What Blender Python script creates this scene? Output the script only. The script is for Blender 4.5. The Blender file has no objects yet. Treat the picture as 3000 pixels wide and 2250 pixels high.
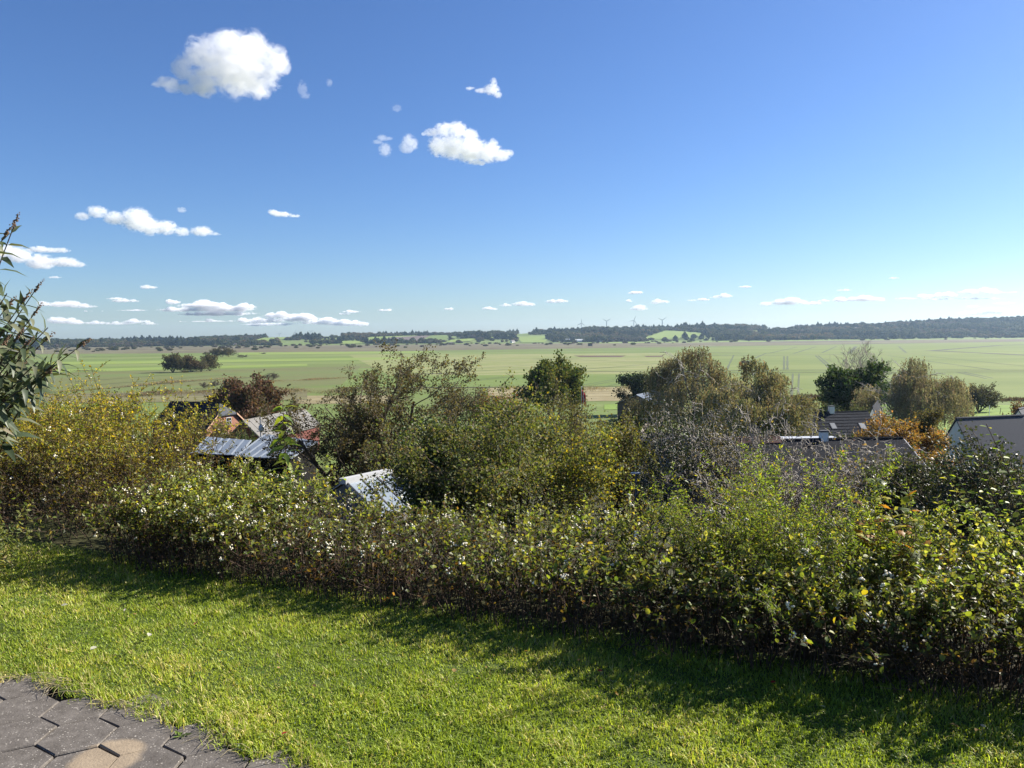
import bpy, math, random
import numpy as np
from mathutils import Vector, Matrix, noise as mnoise

# ------------------------------------------------------------------ camera, sky, sun, exposure
SC = bpy.context.scene
COL = SC.collection
EYE = 1.6                      # eye height above the lawn
FPX = 2254.0                   # focal length in pixels of the 3000 px wide photograph
PITCH = math.atan((1125 - 980) / FPX)
ROLL = 0.01
cam_d = bpy.data.cameras.new('camera')
cam_d.sensor_width = 36.0
cam_d.lens = 36.0 * FPX / 3000.0
cam_d.clip_start = 0.05
cam_d.clip_end = 120000
cam = bpy.data.objects.new('camera', cam_d)
COL.objects.link(cam)
cam.matrix_world = (Matrix.Translation((0, 0, EYE)) @ Matrix.Rotation(math.pi / 2 - PITCH, 4, 'X')
                    @ Matrix.Rotation(-ROLL, 4, 'Z'))
SC.camera = cam

SUN_AZ, SUN_EL = 65.0, 33.0     # degrees to the right of the view, above the horizon
W = bpy.data.worlds.new('World')
SC.world = W
W.use_nodes = True
nt = W.node_tree
sky = nt.nodes.new('ShaderNodeTexSky')
sky.sky_type = 'NISHITA'
sky.sun_disc = False
sky.sun_elevation = math.radians(SUN_EL)
sky.sun_rotation = math.radians(SUN_AZ)
sky.altitude = 0
sky.air_density = 1.0
sky.dust_density = 0.4
sky.ozone_density = 8.0
bg = nt.nodes['Background']
bg.inputs['Strength'].default_value = 0.054
hsv = nt.nodes.new('ShaderNodeHueSaturation')        # the phone's richer blue, evenly over the whole sky
hsv.inputs['Saturation'].default_value = 1.05
hsv.inputs['Hue'].default_value = 0.507
nt.links.new(sky.outputs[0], hsv.inputs['Color'])
nt.links.new(hsv.outputs[0], bg.inputs['Color'])

sun_d = bpy.data.lights.new('sun', 'SUN')
sun_d.energy = 5.0
sun_d.angle = math.radians(0.53)
sun_d.color = (1.0, 0.93, 0.82)
sun = bpy.data.objects.new('sun', sun_d)
COL.objects.link(sun)
sd = Vector((math.sin(math.radians(SUN_AZ)) * math.cos(math.radians(SUN_EL)),
             math.cos(math.radians(SUN_AZ)) * math.cos(math.radians(SUN_EL)),
             math.sin(math.radians(SUN_EL))))
sun.rotation_euler = sd.to_track_quat('Z', 'Y').to_euler()

SC.view_settings.view_transform = 'Standard'
SC.view_settings.look = 'None'
SC.view_settings.gamma = 1.0
SC.view_settings.use_curve_mapping = False
SC.view_settings.exposure = 1.42
SC.cycles.max_bounces = 12
SC.cycles.diffuse_bounces = 3
SC.cycles.glossy_bounces = 2
SC.cycles.transmission_bounces = 6
SC.cycles.transparent_max_bounces = 8
SC.cycles.volume_bounces = 9
SC.cycles.volume_step_rate = 0.4
SC.cycles.volume_max_steps = 256
SC.cycles.use_denoising = True

# ------------------------------------------------------------------ helpers
def R(seed):
    return np.random.default_rng(seed)

def ray(px, py):
    x = px - 1500.0
    y = -(py - 1125.0)
    c, s = math.cos(ROLL), math.sin(ROLL)
    xr, yr = c * x + s * y, -s * x + c * y
    cp, sp = math.cos(PITCH), math.sin(PITCH)
    v = np.array([xr / FPX, cp + sp * yr / FPX, -sp + cp * yr / FPX])
    return v

def P(px, py, dist):
    """point seen at (px, py) that stands `dist` metres ahead"""
    v = ray(px, py)
    v = v / v[1] * dist
    return np.array([v[0], v[1], v[2] + EYE])

def hedge_s(x, y):
    return ((y - 4.16) * 0.911 + x * 0.412)

EK = [-9e3, 0.9, 2.2, 5, 15, 37, 57, 97, 137, 197, 300, 9e9]
ZK = [-0.04, -0.04, -0.38, -1.1, -3.7, -8.3, -10.8, -15.2, -18.0, -22.0, -25.4, -25.4]
VALLEY = -25.4
RIDGE = [(-900, 994), (0, 996), (150, 996), (350, 994), (500, 991), (640, 987), (760, 982), (900, 978), (1050, 975),
         (1250, 975), (1400, 972), (1520, 970), (1600, 966), (1700, 962), (1850, 958), (1950, 957), (1990, 954),
         (2050, 950), (2150, 949), (2250, 957), (2330, 956), (2420, 953), (2520, 950), (2640, 940), (2700, 940),
         (2800, 934), (2900, 932), (3000, 928), (3900, 922)]
YB, YR = 2450.0, 3300.0
RPX = [r[0] for r in RIDGE]
RZZ = [EYE + (995 - 0.01 * r[0] - r[1]) * YR / FPX - 12.0 for r in RIDGE]

def ground_z(x, y):
    x = np.asarray(x, float)
    y = np.asarray(y, float)
    w = np.clip((y - 10) / 30.0, 0, 1)
    w = w * w * (3 - 2 * w)
    e = hedge_s(x, y) * (1 - w) + (y - 4.2) * w
    z = np.interp(e, EK, ZK)
    px = 1500 + FPX * x / np.maximum(y, 1.0)
    rz = np.interp(px, RPX, RZZ)
    t = np.clip((y - YB) / (YR - YB), 0, 1)
    t = 0.75 * t + 0.25 * t * t * (3 - 2 * t)
    z = z + np.where(y > YB, (rz - VALLEY) * t, 0)
    und = np.sin(x / 130.0 + y / 310.0) * 2.0 + np.sin(x / 57.0 - y / 140.0) * 1.0
    z = z + und * np.clip((y - YB) / 200.0, 0, 1) * np.clip((YR + 100 - y) / 300.0, 0, 1)
    z = z - np.clip(y - YR, 0, None) * 0.012
    return z

def PG(px, py, off=0.0):
    v = ray(px, py)
    v = v / v[1]
    d = np.concatenate([np.arange(2, 60, 0.1), np.arange(60, 400, 0.5), np.arange(400, 7300, 3.0)])
    X, Y, Z = v[0] * d, d, EYE + v[2] * d
    g = ground_z(X, Y)
    i = np.argmax(Z <= g)
    if Z[i] > g[i]:
        i = len(d) - 1
    elif i:                                   # between the two samples
        a, b = Z[i - 1] - g[i - 1], g[i] - Z[i]
        f = a / (a + b)
        X[i], Y[i] = X[i - 1] + f * (X[i] - X[i - 1]), Y[i - 1] + f * (Y[i] - Y[i - 1])
    return np.array([X[i], Y[i], float(ground_z(X[i], Y[i])) + off])

def mesh_np(name, V, F, col=None, smooth=False, mats=None):
    """F: list of int arrays (m,k)"""
    me = bpy.data.meshes.new(name)
    V = np.asarray(V, np.float32).reshape(-1, 3)
    F = [np.asarray(f, np.int32) for f in F if len(f)]
    me.vertices.add(len(V))
    me.vertices.foreach_set('co', V.ravel())
    loops = np.concatenate([f.ravel() for f in F])
    sizes = np.concatenate([np.full(len(f), f.shape[1], np.int32) for f in F])
    starts = np.concatenate([[0], np.cumsum(sizes)[:-1]]).astype(np.int32)
    me.loops.add(len(loops))
    me.loops.foreach_set('vertex_index', loops)
    me.polygons.add(len(sizes))
    me.polygons.foreach_set('loop_start', starts)
    me.polygons.foreach_set('loop_total', sizes)
    me.update(calc_edges=True)
    me.polygons.foreach_set('use_smooth', np.full(len(sizes), bool(smooth)))
    if col is not None:
        a = me.color_attributes.new('Col', 'FLOAT_COLOR', 'POINT')
        c = np.ones((len(V), 4), np.float32)
        c[:, :3] = col
        a.data.foreach_set('color', c.ravel())
    return me

def link(name, data, parent=None, mat=None, loc=None):
    o = bpy.data.objects.new(name, data)
    COL.objects.link(o)
    if parent is not None:
        o.parent = parent
    if mat is not None and data is not None and len(data.materials) == 0:
        data.materials.append(mat)
    if loc is not None:
        o.location = loc
    return o

def tag(o, label, cat, group=None):
    o['label'] = label
    o['category'] = cat
    if group:
        o['group'] = group
    return o

def thing(name, label, cat, loc=(0, 0, 0), group=None):
    o = link(name, None)
    o.location = loc
    o.empty_display_size = 0.2
    return tag(o, label, cat, group)

def stuff(o):
    o['kind'] = 'stuff'
    return o

def structure(o):
    o['kind'] = 'structure'
    return o

class MB:
    """collects verts and faces for one mesh"""
    def __init__(self):
        self.V, self.F, self.C, self.n = [], {}, [], 0
    def add(self, V, F, col=None):
        V = np.asarray(V, float).reshape(-1, 3)
        self.V.append(V)
        for f in F:
            f = np.asarray(f, int)
            if len(f):
                self.F.setdefault(f.shape[1], []).append(f + self.n)
        if col is not None:
            self.C.append(np.broadcast_to(np.asarray(col, float), (len(V), 3)))
        self.n += len(V)
        return self
    def box(self, c, s, rz=0.0, M=None):
        x, y, z = np.array(s) / 2.0
        v = np.array([[-x, -y, -z], [x, -y, -z], [x, y, -z], [-x, y, -z], [-x, -y, z], [x, -y, z], [x, y, z], [-x, y, z]])
        if M is not None:
            v = v @ np.asarray(M).T
        if rz:
            ca, sa = math.cos(rz), math.sin(rz)
            v = np.stack([v[:, 0] * ca - v[:, 1] * sa, v[:, 0] * sa + v[:, 1] * ca, v[:, 2]], 1)
        return self.add(v + np.array(c), [[[0, 3, 2, 1], [4, 5, 6, 7], [0, 1, 5, 4], [1, 2, 6, 5], [2, 3, 7, 6], [3, 0, 4, 7]]])
    def hexa(self, q, n):
        """slab: quad q (4,3) pushed along vector n"""
        q = np.asarray(q, float)
        v = np.concatenate([q, q + np.asarray(n)])
        return self.add(v, [[[0, 3, 2, 1], [4, 5, 6, 7], [0, 1, 5, 4], [1, 2, 6, 5], [2, 3, 7, 6], [3, 0, 4, 7]]])
    def tube(self, pts, rad, sides=5, col=None, cap=False):
        pts = np.asarray(pts, float)
        n = len(pts)
        rad = np.broadcast_to(np.asarray(rad, float), (n,))
        t = np.gradient(pts, axis=0)
        t /= np.linalg.norm(t, axis=1, keepdims=True) + 1e-9
        ref = np.array([0.31, 0.17, 0.93]) if abs(t[0, 2]) < 0.9 else np.array([0.93, 0.17, 0.31])
        u = np.cross(t, ref)
        u /= np.linalg.norm(u, axis=1, keepdims=True) + 1e-9
        w = np.cross(t, u)
        a = np.arange(sides) * 2 * math.pi / sides
        V = pts[:, None, :] + rad[:, None, None] * (np.cos(a)[None, :, None] * u[:, None, :] + np.sin(a)[None, :, None] * w[:, None, :])
        i = np.arange(n - 1)[:, None] * sides
        j = np.arange(sides)[None, :]
        k = (j + 1) % sides
        F = np.stack([i + j, i + k, i + sides + k, i + sides + j], -1).reshape(-1, 4)
        fs = [F]
        if cap:
            fs.append(np.arange(sides)[None, ::-1])
            fs.append((np.arange(sides) + (n - 1) * sides)[None])
        return self.add(V.reshape(-1, 3), fs, col)
    def mesh(self, name, smooth=False):
        return mesh_np(name, np.concatenate(self.V), [np.concatenate(f) for f in self.F.values()],
                       np.concatenate(self.C) if self.C else None, smooth)
    def build(self, name, mat, parent=None, smooth=False):
        return link(name, self.mesh(name, smooth), parent, mat)

# ------------------------------------------------------------------ materials
def new_mat(name):
    m = bpy.data.materials.new(name)
    m.use_nodes = True
    return m, m.node_tree, m.node_tree.nodes['Principled BSDF']

def N(nt, kind, **kw):
    n = nt.nodes.new(kind)
    for k, v in kw.items():
        setattr(n, k, v)
    return n

def ramp(nt, stops):
    r = N(nt, 'ShaderNodeValToRGB')
    while len(r.color_ramp.elements) < len(stops):
        r.color_ramp.elements.new(0.5)
    for e, (p, c) in zip(r.color_ramp.elements, stops):
        e.position = p
        e.color = (*c, 1)
    return r

def mat_plain(name, c1, c2=None, scale=6.0, rough=0.7, bump=0.0, bscale=None, spec=0.4, metal=0.0, stretch=(1, 1, 1), detail=6):
    m, nt, b = new_mat(name)
    b.inputs['Roughness'].default_value = rough
    b.inputs['Specular IOR Level'].default_value = spec
    b.inputs['Metallic'].default_value = metal
    if c2 is None:
        c2 = tuple(0.8 * c for c in c1)
    tc = N(nt, 'ShaderNodeTexCoord')
    mp = N(nt, 'ShaderNodeMapping')
    mp.inputs['Scale'].default_value = stretch
    nz = N(nt, 'ShaderNodeTexNoise')
    nz.inputs['Scale'].default_value = scale
    nz.inputs['Detail'].default_value = detail
    nz.inputs['Roughness'].default_value = 0.65
    r = ramp(nt, [(0.32, c2), (0.68, c1)])
    nt.links.new(tc.outputs['Object'], mp.inputs['Vector'])
    nt.links.new(mp.outputs[0], nz.inputs['Vector'])
    nt.links.new(nz.outputs['Fac'], r.inputs['Fac'])
    nt.links.new(r.outputs[0], b.inputs['Base Color'])
    if bump:
        n2 = N(nt, 'ShaderNodeTexNoise')
        n2.inputs['Scale'].default_value = bscale or scale * 4
        n2.inputs['Detail'].default_value = 5
        bp = N(nt, 'ShaderNodeBump')
        bp.inputs['Strength'].default_value = bump
        bp.inputs['Distance'].default_value = 0.02
        nt.links.new(mp.outputs[0], n2.inputs['Vector'])
        nt.links.new(n2.outputs['Fac'], bp.inputs['Height'])
        nt.links.new(bp.outputs[0], b.inputs['Normal'])
    return m

def mat_leaf(name, transl=0.48, rough=0.5, spec=0.4, tint=(1.25, 1.2, 0.55)):
    m, nt, b = new_mat(name)
    at = N(nt, 'ShaderNodeVertexColor', layer_name='Col')
    b.inputs['Roughness'].default_value = rough
    b.inputs['Specular IOR Level'].default_value = spec
    tr = N(nt, 'ShaderNodeBsdfTranslucent')
    mul = N(nt, 'ShaderNodeMix', data_type='RGBA', blend_type='MULTIPLY')
    mul.inputs[0].default_value = 1.0
    mul.inputs[7].default_value = (*tint, 1)
    mx = N(nt, 'ShaderNodeMixShader')
    mx.inputs[0].default_value = transl
    out = nt.nodes['Material Output']
    nt.links.new(at.outputs['Color'], b.inputs['Base Color'])
    nt.links.new(at.outputs['Color'], mul.inputs[6])
    nt.links.new(mul.outputs[2], tr.inputs['Color'])
    nt.links.new(b.outputs[0], mx.inputs[1])
    nt.links.new(tr.outputs[0], mx.inputs[2])
    nt.links.new(mx.outputs[0], out.inputs['Surface'])
    return m

def mat_field(name, stops, angle=0.0, sx=0.004, sy=0.03, fine=0.25, fine_amt=0.35, detail=5, sx2=None):
    """ground colour: streaks of one crop along one direction"""
    m, nt, b = new_mat(name)
    b.inputs['Roughness'].default_value = 0.9
    b.inputs['Specular IOR Level'].default_value = 0.15
    ge = N(nt, 'ShaderNodeNewGeometry')
    mp = N(nt, 'ShaderNodeMapping', vector_type='TEXTURE')
    mp.inputs['Rotation'].default_value = (0, 0, angle)
    mp.inputs['Scale'].default_value = (1 / sx, 1 / sy, 1)
    nz = N(nt, 'ShaderNodeTexNoise')
    nz.inputs['Scale'].default_value = 1.0
    nz.inputs['Detail'].default_value = detail
    nz.inputs['Roughness'].default_value = 0.6
    n2 = N(nt, 'ShaderNodeTexNoise')
    n2.inputs['Scale'].default_value = fine
    n2.inputs['Detail'].default_value = 6
    mad = N(nt, 'ShaderNodeMath', operation='MULTIPLY_ADD')
    mad.inputs[1].default_value = fine_amt
    sub = N(nt, 'ShaderNodeMath', operation='SUBTRACT')
    sub.inputs[1].default_value = fine_amt * 0.5
    r = ramp(nt, stops)
    nt.links.new(ge.outputs['Position'], mp.inputs['Vector'])
    nt.links.new(mp.outputs[0], nz.inputs['Vector'])
    nt.links.new(ge.outputs['Position'], n2.inputs['Vector'])
    nt.links.new(n2.outputs['Fac'], mad.inputs[0])
    nt.links.new(nz.outputs['Fac'], mad.inputs[2])
    nt.links.new(mad.outputs[0], sub.inputs[0])
    nt.links.new(sub.outputs[0], r.inputs['Fac'])
    nt.links.new(r.outputs[0], b.inputs['Base Color'])
    return m

LEAF = mat_leaf('leaf', transl=0.48, rough=0.48, spec=0.32, tint=(1.55, 1.5, 0.5))
LEAF_BUSH = mat_leaf('leaf_bush', transl=0.42, rough=0.6, spec=0.22, tint=(1.4, 1.35, 0.55))
LEAF_THIN = mat_leaf('leaf_thin', transl=0.5, rough=0.5, spec=0.4)
LEAF_WAXY = mat_leaf('leaf_waxy', transl=0.32, rough=0.48, spec=0.38)
LEAF_FAR = mat_leaf('leaf_far', transl=0.35, rough=0.75, spec=0.12, tint=(1.15, 1.1, 0.65))
GRASSM = mat_leaf('grass_blade', transl=0.45, rough=0.5, spec=0.35, tint=(1.2, 1.2, 0.5))
BARK = mat_plain('bark', (0.11, 0.085, 0.06), (0.05, 0.04, 0.03), scale=9, rough=0.9, bump=0.3)
BARK_GREY = mat_plain('bark_grey', (0.33, 0.3, 0.26), (0.18, 0.16, 0.135), scale=14, rough=0.75, bump=0.3)
BARK_PALE = mat_plain('bark_pale', (0.42, 0.4, 0.37), (0.16, 0.14, 0.12), scale=4, rough=0.8)
TWIG = mat_plain('twig', (0.085, 0.05, 0.032), (0.04, 0.025, 0.017), scale=20, rough=0.8)
BERRY = mat_plain('berry', (0.76, 0.72, 0.6), (0.62, 0.56, 0.4), scale=30, rough=0.45, spec=0.4)

# ------------------------------------------------------------------ leaf and branch builders
T_DIAMOND = (np.array([[0, 0, 0], [0.5, 0.5, 0.1], [1, 0, 0], [0.5, -0.5, 0.1]], float), [np.array([[0, 1, 2], [0, 2, 3]])])
T_OVAL = (np.array([[0, 0, 0], [0.28, 0.46, 0.09], [0.68, 0.42, 0.05], [1, 0, -0.1], [0.68, -0.42, 0.05], [0.28, -0.46, 0.09]], float),
          [np.array([[0, 3, 2, 1], [0, 5, 4, 3]])])
T_LANCE = (np.array([[0, 0, 0], [0.22, 0.5, 0.03], [0.22, 0, 0.0], [0.22, -0.5, 0.03], [0.6, 0.36, -0.05], [0.6, 0, -0.08], [0.6, -0.36, -0.05], [1, 0, -0.3]], float),
           [np.array([[0, 2, 1], [0, 3, 2], [4, 5, 7], [5, 6, 7]]), np.array([[1, 2, 5, 4], [2, 3, 6, 5]])])

def unit(v):
    return v / (np.linalg.norm(v, axis=-1, keepdims=True) + 1e-9)

def rand_dirs(rng, n):
    return unit(rng.normal(size=(n, 3)))

def leaf_arrays(pos, axis, nrm, L, Wd, tmpl):
    tv, tf = tmpl
    n = len(pos)
    a = unit(axis)
    b = unit(np.cross(nrm, a))
    c = np.cross(a, b)
    L = np.broadcast_to(L, (n,))
    Wd = np.broadcast_to(Wd, (n,))
    V = (pos[:, None] + tv[None, :, 0, None] * (a * L[:, None])[:, None] + tv[None, :, 1, None] * (b * Wd[:, None])[:, None]
         + tv[None, :, 2, None] * (c * L[:, None])[:, None])
    k = len(tv)
    F = [(f[None] + (np.arange(n) * k)[:, None, None]).reshape(-1, f.shape[1]) for f in tf]
    return V.reshape(-1, 3), F, k

def palette(rng, n, cols, wts, jit=0.18):
    i = rng.choice(len(cols), n, p=np.array(wts) / np.sum(wts))
    c = np.array(cols)[i]
    return np.clip(c * np.exp(rng.normal(0, jit, (n, 1))) * (1 + rng.normal(0, jit * 0.35, (n, 3))), 0.003, 0.9)

def leaf_mesh(name, pos, axis, nrm, L, Wd, tmpl, col):
    V, F, k = leaf_arrays(pos, axis, nrm, L, Wd, tmpl)
    return mesh_np(name, V, F, np.repeat(col, k, axis=0))

def grow(rng, out, p, d, L, r, lvl, Q):
    n = Q['seg'][lvl]
    pts, p, d = [p.copy()], p.copy(), d.copy()
    for i in range(n):
        d = d + rng.normal(0, Q['wob'][lvl], 3)
        d[2] += Q['trop'][lvl]
        d /= math.sqrt(d @ d)
        p = p + d * (L / n)
        pts.append(p.copy())
    pts = np.array(pts)
    r1 = max(r * Q['taper'][lvl], Q['rmin'])
    out.append((pts, np.linspace(r, r1, n + 1), lvl))
    if lvl + 1 >= len(Q['seg']):
        return
    k = Q['kids'][lvl]
    t0 = Q['t0'][lvl]
    for j in range(k):
        t = t0 + (1 - t0) * (j + rng.random()) / k
        f = t * n
        i = min(int(f), n - 1)
        q = pts[i] + (pts[i + 1] - pts[i]) * (f - i)
        dd = pts[i + 1] - pts[i]
        dd /= math.sqrt(dd @ dd)
        rd = rng.normal(size=3)
        side = rd - (rd @ dd) * dd
        side /= math.sqrt(side @ side)
        an = Q['ang'][lvl] * rng.uniform(0.7, 1.3)
        nd = dd * math.cos(an) + side * math.sin(an)
        nL = L * Q['lr'][lvl] * (1.15 - 0.55 * t) * rng.uniform(0.75, 1.25)
        rr = (r + (r1 - r) * t) * Q['rr'][lvl]
        grow(rng, out, q, nd, nL, max(rr, Q['rmin']), lvl + 1, Q)

def fit(chains, base, H, Rx, Ry=None):
    """scale a skeleton to its crown height and half widths"""
    allp = np.concatenate([c[0] for c in chains])
    lo, hi = allp.min(0), np.percentile(allp, 99.7, axis=0)
    ctr = (np.percentile(allp, 1, axis=0) + np.percentile(allp, 99, axis=0)) / 2
    sx = Rx / max(1e-3, np.percentile(np.abs(allp[:, 0] - ctr[0]), 95))
    sy = (Ry or Rx) / max(1e-3, np.percentile(np.abs(allp[:, 1] - ctr[1]), 95))
    sz = H / hi[2]
    out = []
    for pts, rad, lvl in chains:
        q = pts * np.array([sx, sy, sz])
        out.append((q + base, rad, lvl))
    return out

def wood_mesh(name, chains, sides=(7, 5, 4, 3, 3)):
    mb = MB()
    for pts, rad, lvl in chains:
        mb.tube(pts, rad, sides[min(lvl, len(sides) - 1)])
    return mb.mesh(name, smooth=True)

def along(rng, chains, lvls, n, t0=0.2):
    """n random points and directions on the chains of those levels"""
    ch = [c for c in chains if c[2] in lvls]
    ln = np.array([np.linalg.norm(c[0][-1] - c[0][0]) + 1e-3 for c in ch])
    idx = rng.choice(len(ch), n, p=ln / ln.sum())
    pos, dr = np.empty((n, 3)), np.empty((n, 3))
    ts = t0 + (1 - t0) * rng.random(n)
    for i in range(n):
        pts = ch[idx[i]][0]
        f = ts[i] * (len(pts) - 1)
        k = min(int(f), len(pts) - 2)
        dv = pts[k + 1] - pts[k]
        pos[i] = pts[k] + dv * (f - k)
        dr[i] = dv
    return pos, unit(dr)

Q_TREE = dict(seg=[7, 6, 5, 4], wob=[0.07, 0.14, 0.2, 0.28], trop=[0.04, 0.05, 0.03, 0.0], taper=[0.35, 0.3, 0.3, 0.5],
              kids=[9, 7, 5], t0=[0.3, 0.2, 0.15], ang=[0.85, 0.8, 0.8], lr=[0.62, 0.55, 0.5], rr=[0.5, 0.5, 0.5], rmin=0.012)
Q_SHRUB = dict(seg=[6, 5, 4], wob=[0.12, 0.2, 0.28], trop=[0.05, 0.03, 0.0], taper=[0.3, 0.3, 0.5],
               kids=[7, 5], t0=[0.15, 0.15], ang=[0.75, 0.8], lr=[0.5, 0.5], rr=[0.5, 0.6], rmin=0.006)

Q_MID = dict(Q_TREE, seg=[5, 4, 3], kids=[8, 5], rmin=0.018)

def make_tree(name, label, cat, base, H, Rx, seed, Q=Q_MID, trunk_r=0.2, nleaf=6000, leaf=0.3, cols=((0.06, 0.09, 0.02),),
              wts=(1,), bark=None, mat=None, stems=1, lean=0.25, scatter=0.25, lvls=(1, 2), Ry=None, group=None, tmpl=T_DIAMOND,
              crown_name='crown', aspect=0.75, colfn=None, flat=0.0, sides=(5, 4, 3, 3)):
    rng = R(seed)
    root = thing(name, label, cat, base, group)
    ch = []
    for s in range(stems):
        d = np.array([0, 0, 1.0])
        p0 = np.zeros(3)
        if stems > 1:
            a = 2 * math.pi * (s + rng.random()) / stems
            d = unit(np.array([math.cos(a) * lean * rng.uniform(0.5, 1.6), math.sin(a) * lean * rng.uniform(0.5, 1.6), 1.0]))
            p0 = np.array([math.cos(a), math.sin(a), 0]) * 0.03 * H
        grow(rng, ch, p0, d, 1.0 * (H if stems == 1 else H * rng.uniform(0.75, 1.0)), trunk_r, 0, Q)
    ch = fit(ch, np.zeros(3), H, Rx, Ry)
    link('trunk' if stems == 1 else 'stems', wood_mesh('trunk', ch, sides), root, bark or BARK)
    if nleaf:
        lv = [l for l in lvls if l < len(Q['seg'])]
        pos, dr = along(rng, ch, lv, nleaf)
        pos = pos + rng.normal(0, scatter, (nleaf, 3))
        pos[:, 2] = np.maximum(pos[:, 2], 0.05 * H)
        ax = unit(dr * 0.6 + rand_dirs(rng, nleaf))
        nr = rand_dirs(rng, nleaf)
        nr[:, 2] = np.abs(nr[:, 2]) + flat
        col = palette(rng, nleaf, cols, wts)
        if colfn is not None:
            col = colfn(rng, pos, col)
        L = leaf * rng.uniform(0.6, 1.3, nleaf)
        me = leaf_mesh('crown', pos, ax, nr, L, L * aspect, tmpl, col)
        link(crown_name, me, root, mat or LEAF_FAR)
    return root, ch

def drape(name, q, mat, off, nu=14, nv=8, lab=None):
    """a quadrilateral piece of ground laid on the terrain; q = four ground points"""
    q = np.array([p[:2] for p in q], float)
    u = np.linspace(0, 1, nu + 1)[None, :, None]
    v = np.linspace(0, 1, nv + 1)[:, None, None]
    XY = (q[0] * (1 - u) + q[1] * u) * (1 - v) + (q[3] * (1 - u) + q[2] * u) * v
    XY = XY.reshape(-1, 2)
    Z = ground_z(XY[:, 0], XY[:, 1]) + off
    i = (np.arange(nv)[:, None] * (nu + 1) + np.arange(nu)[None]).ravel()
    F = np.stack([i + nu + 1, i + nu + 2, i + 1, i], 1)
    o = link(name, mesh_np(name, np.column_stack([XY, Z]), [F], smooth=True), None, mat)
    return structure(o)

# ------------------------------------------------------------------ terrain
G1, G2, G3 = (0.085, 0.125, 0.03), (0.12, 0.155, 0.045), (0.17, 0.165, 0.07)
M_VALLEY = mat_field('valley_grass', [(0.28, (0.13, 0.13, 0.052)), (0.42, (0.11, 0.14, 0.04)), (0.52, (0.105, 0.148, 0.036)), (0.62, (0.135, 0.17, 0.05)), (0.74, (0.18, 0.185, 0.078))],
                     angle=0.12, sx=0.0016, sy=0.016, fine=0.02, fine_amt=0.25)
ys = np.concatenate([np.arange(-260, -20, 40), np.arange(-20, 0, 4), np.arange(0, 16, 0.4), np.arange(16, 60, 1.5), np.arange(60, 320, 8),
                     np.arange(320, 2400, 80), np.arange(2400, 3500, 25), np.arange(3500, 7300, 180)])
us = np.concatenate([np.linspace(-1.15, 1.15, 161)])
Yg, Ug = np.meshgrid(ys, us, indexing='ij')
Xg = Ug * np.maximum(np.abs(Yg), 24)
Zg = ground_z(Xg, Yg)
nu_, nv_ = len(us), len(ys)
ii = (np.arange(nv_ - 1)[:, None] * nu_ + np.arange(nu_ - 1)[None]).ravel()
gm = mesh_np('ground', np.stack([Xg, Yg, Zg], -1).reshape(-1, 3), [np.stack([ii, ii + 1, ii + nu_ + 1, ii + nu_], 1)], smooth=True)
structure(link('ground', gm, None, M_VALLEY))

def fq(name, pxs, mat, off=0.06, nu=14, nv=8):
    return drape(name, [PG(*p) for p in pxs], mat, off, nu, nv)

M_SLOPE = mat_field('slope_soil', [(0.3, (0.03, 0.024, 0.016)), (0.5, (0.04, 0.04, 0.018)), (0.7, (0.06, 0.07, 0.025))], sx=0.5, sy=0.5, fine=3.0, fine_amt=0.5)
drape('slope', [(-60, 75), (75, 75), (9.0, 0.2), (-12.0, 9.7)], M_SLOPE, 0.03, 70, 90)
M_REED = mat_field('reed_bed', [(0.35, (0.075, 0.06, 0.042)), (0.5, (0.115, 0.1, 0.06)), (0.68, (0.16, 0.16, 0.075))], angle=0.05, sx=0.0025, sy=0.02, fine=0.03, fine_amt=0.4)
M_STUB = mat_field('stubble', [(0.3, (0.13, 0.16, 0.048)), (0.48, (0.165, 0.185, 0.065)), (0.62, (0.215, 0.215, 0.095)), (0.75, (0.15, 0.18, 0.055))], angle=0.35, sx=0.005, sy=0.05, fine=0.05, fine_amt=0.35)
M_CROP = mat_field('winter_crop', [(0.3, (0.105, 0.14, 0.034)), (0.5, (0.125, 0.16, 0.04)), (0.7, (0.155, 0.18, 0.055))], angle=-0.05, sx=0.002, sy=0.012, fine=0.04, fine_amt=0.3)
M_CROPL = mat_field('bright_crop', [(0.3, (0.13, 0.19, 0.04)), (0.7, (0.18, 0.225, 0.055))], sx=0.004, sy=0.02, fine=0.03, fine_amt=0.3)
M_CROPD = mat_field('deep_crop', [(0.3, (0.095, 0.14, 0.032)), (0.7, (0.13, 0.17, 0.042))], angle=0.1, sx=0.003, sy=0.02, fine=0.05, fine_amt=0.3)
M_FALL = mat_field('fallow', [(0.3, (0.1, 0.1, 0.04)), (0.5, (0.115, 0.125, 0.046)), (0.7, (0.105, 0.14, 0.042))], angle=0.15, sx=0.003, sy=0.03, fine=0.08, fine_amt=0.35)
M_PLOUGH = mat_field('ploughed', [(0.3, (0.06, 0.035, 0.028)), (0.7, (0.1, 0.065, 0.048))], sx=0.01, sy=0.05, fine=0.1)
M_PLOUGHV = mat_field('ploughed_violet', [(0.3, (0.095, 0.07, 0.062)), (0.7, (0.13, 0.1, 0.085))], sx=0.01, sy=0.05, fine=0.1)
M_TAN = mat_field('dry_grass', [(0.3, (0.14, 0.12, 0.06)), (0.5, (0.2, 0.17, 0.09)), (0.7, (0.26, 0.23, 0.13))], angle=0.1, sx=0.02, sy=0.1, fine=0.3, fine_amt=0.5)
M_DITCH = mat_plain('ditch_soil', (0.05, 0.05, 0.025), (0.03, 0.03, 0.018), scale=0.3, rough=0.95)
M_PADDOCK = mat_field('paddock', [(0.35, (0.1, 0.16, 0.025)), (0.6, (0.15, 0.22, 0.04))], sx=0.08, sy=0.2, fine=0.6, fine_amt=0.5)

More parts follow.
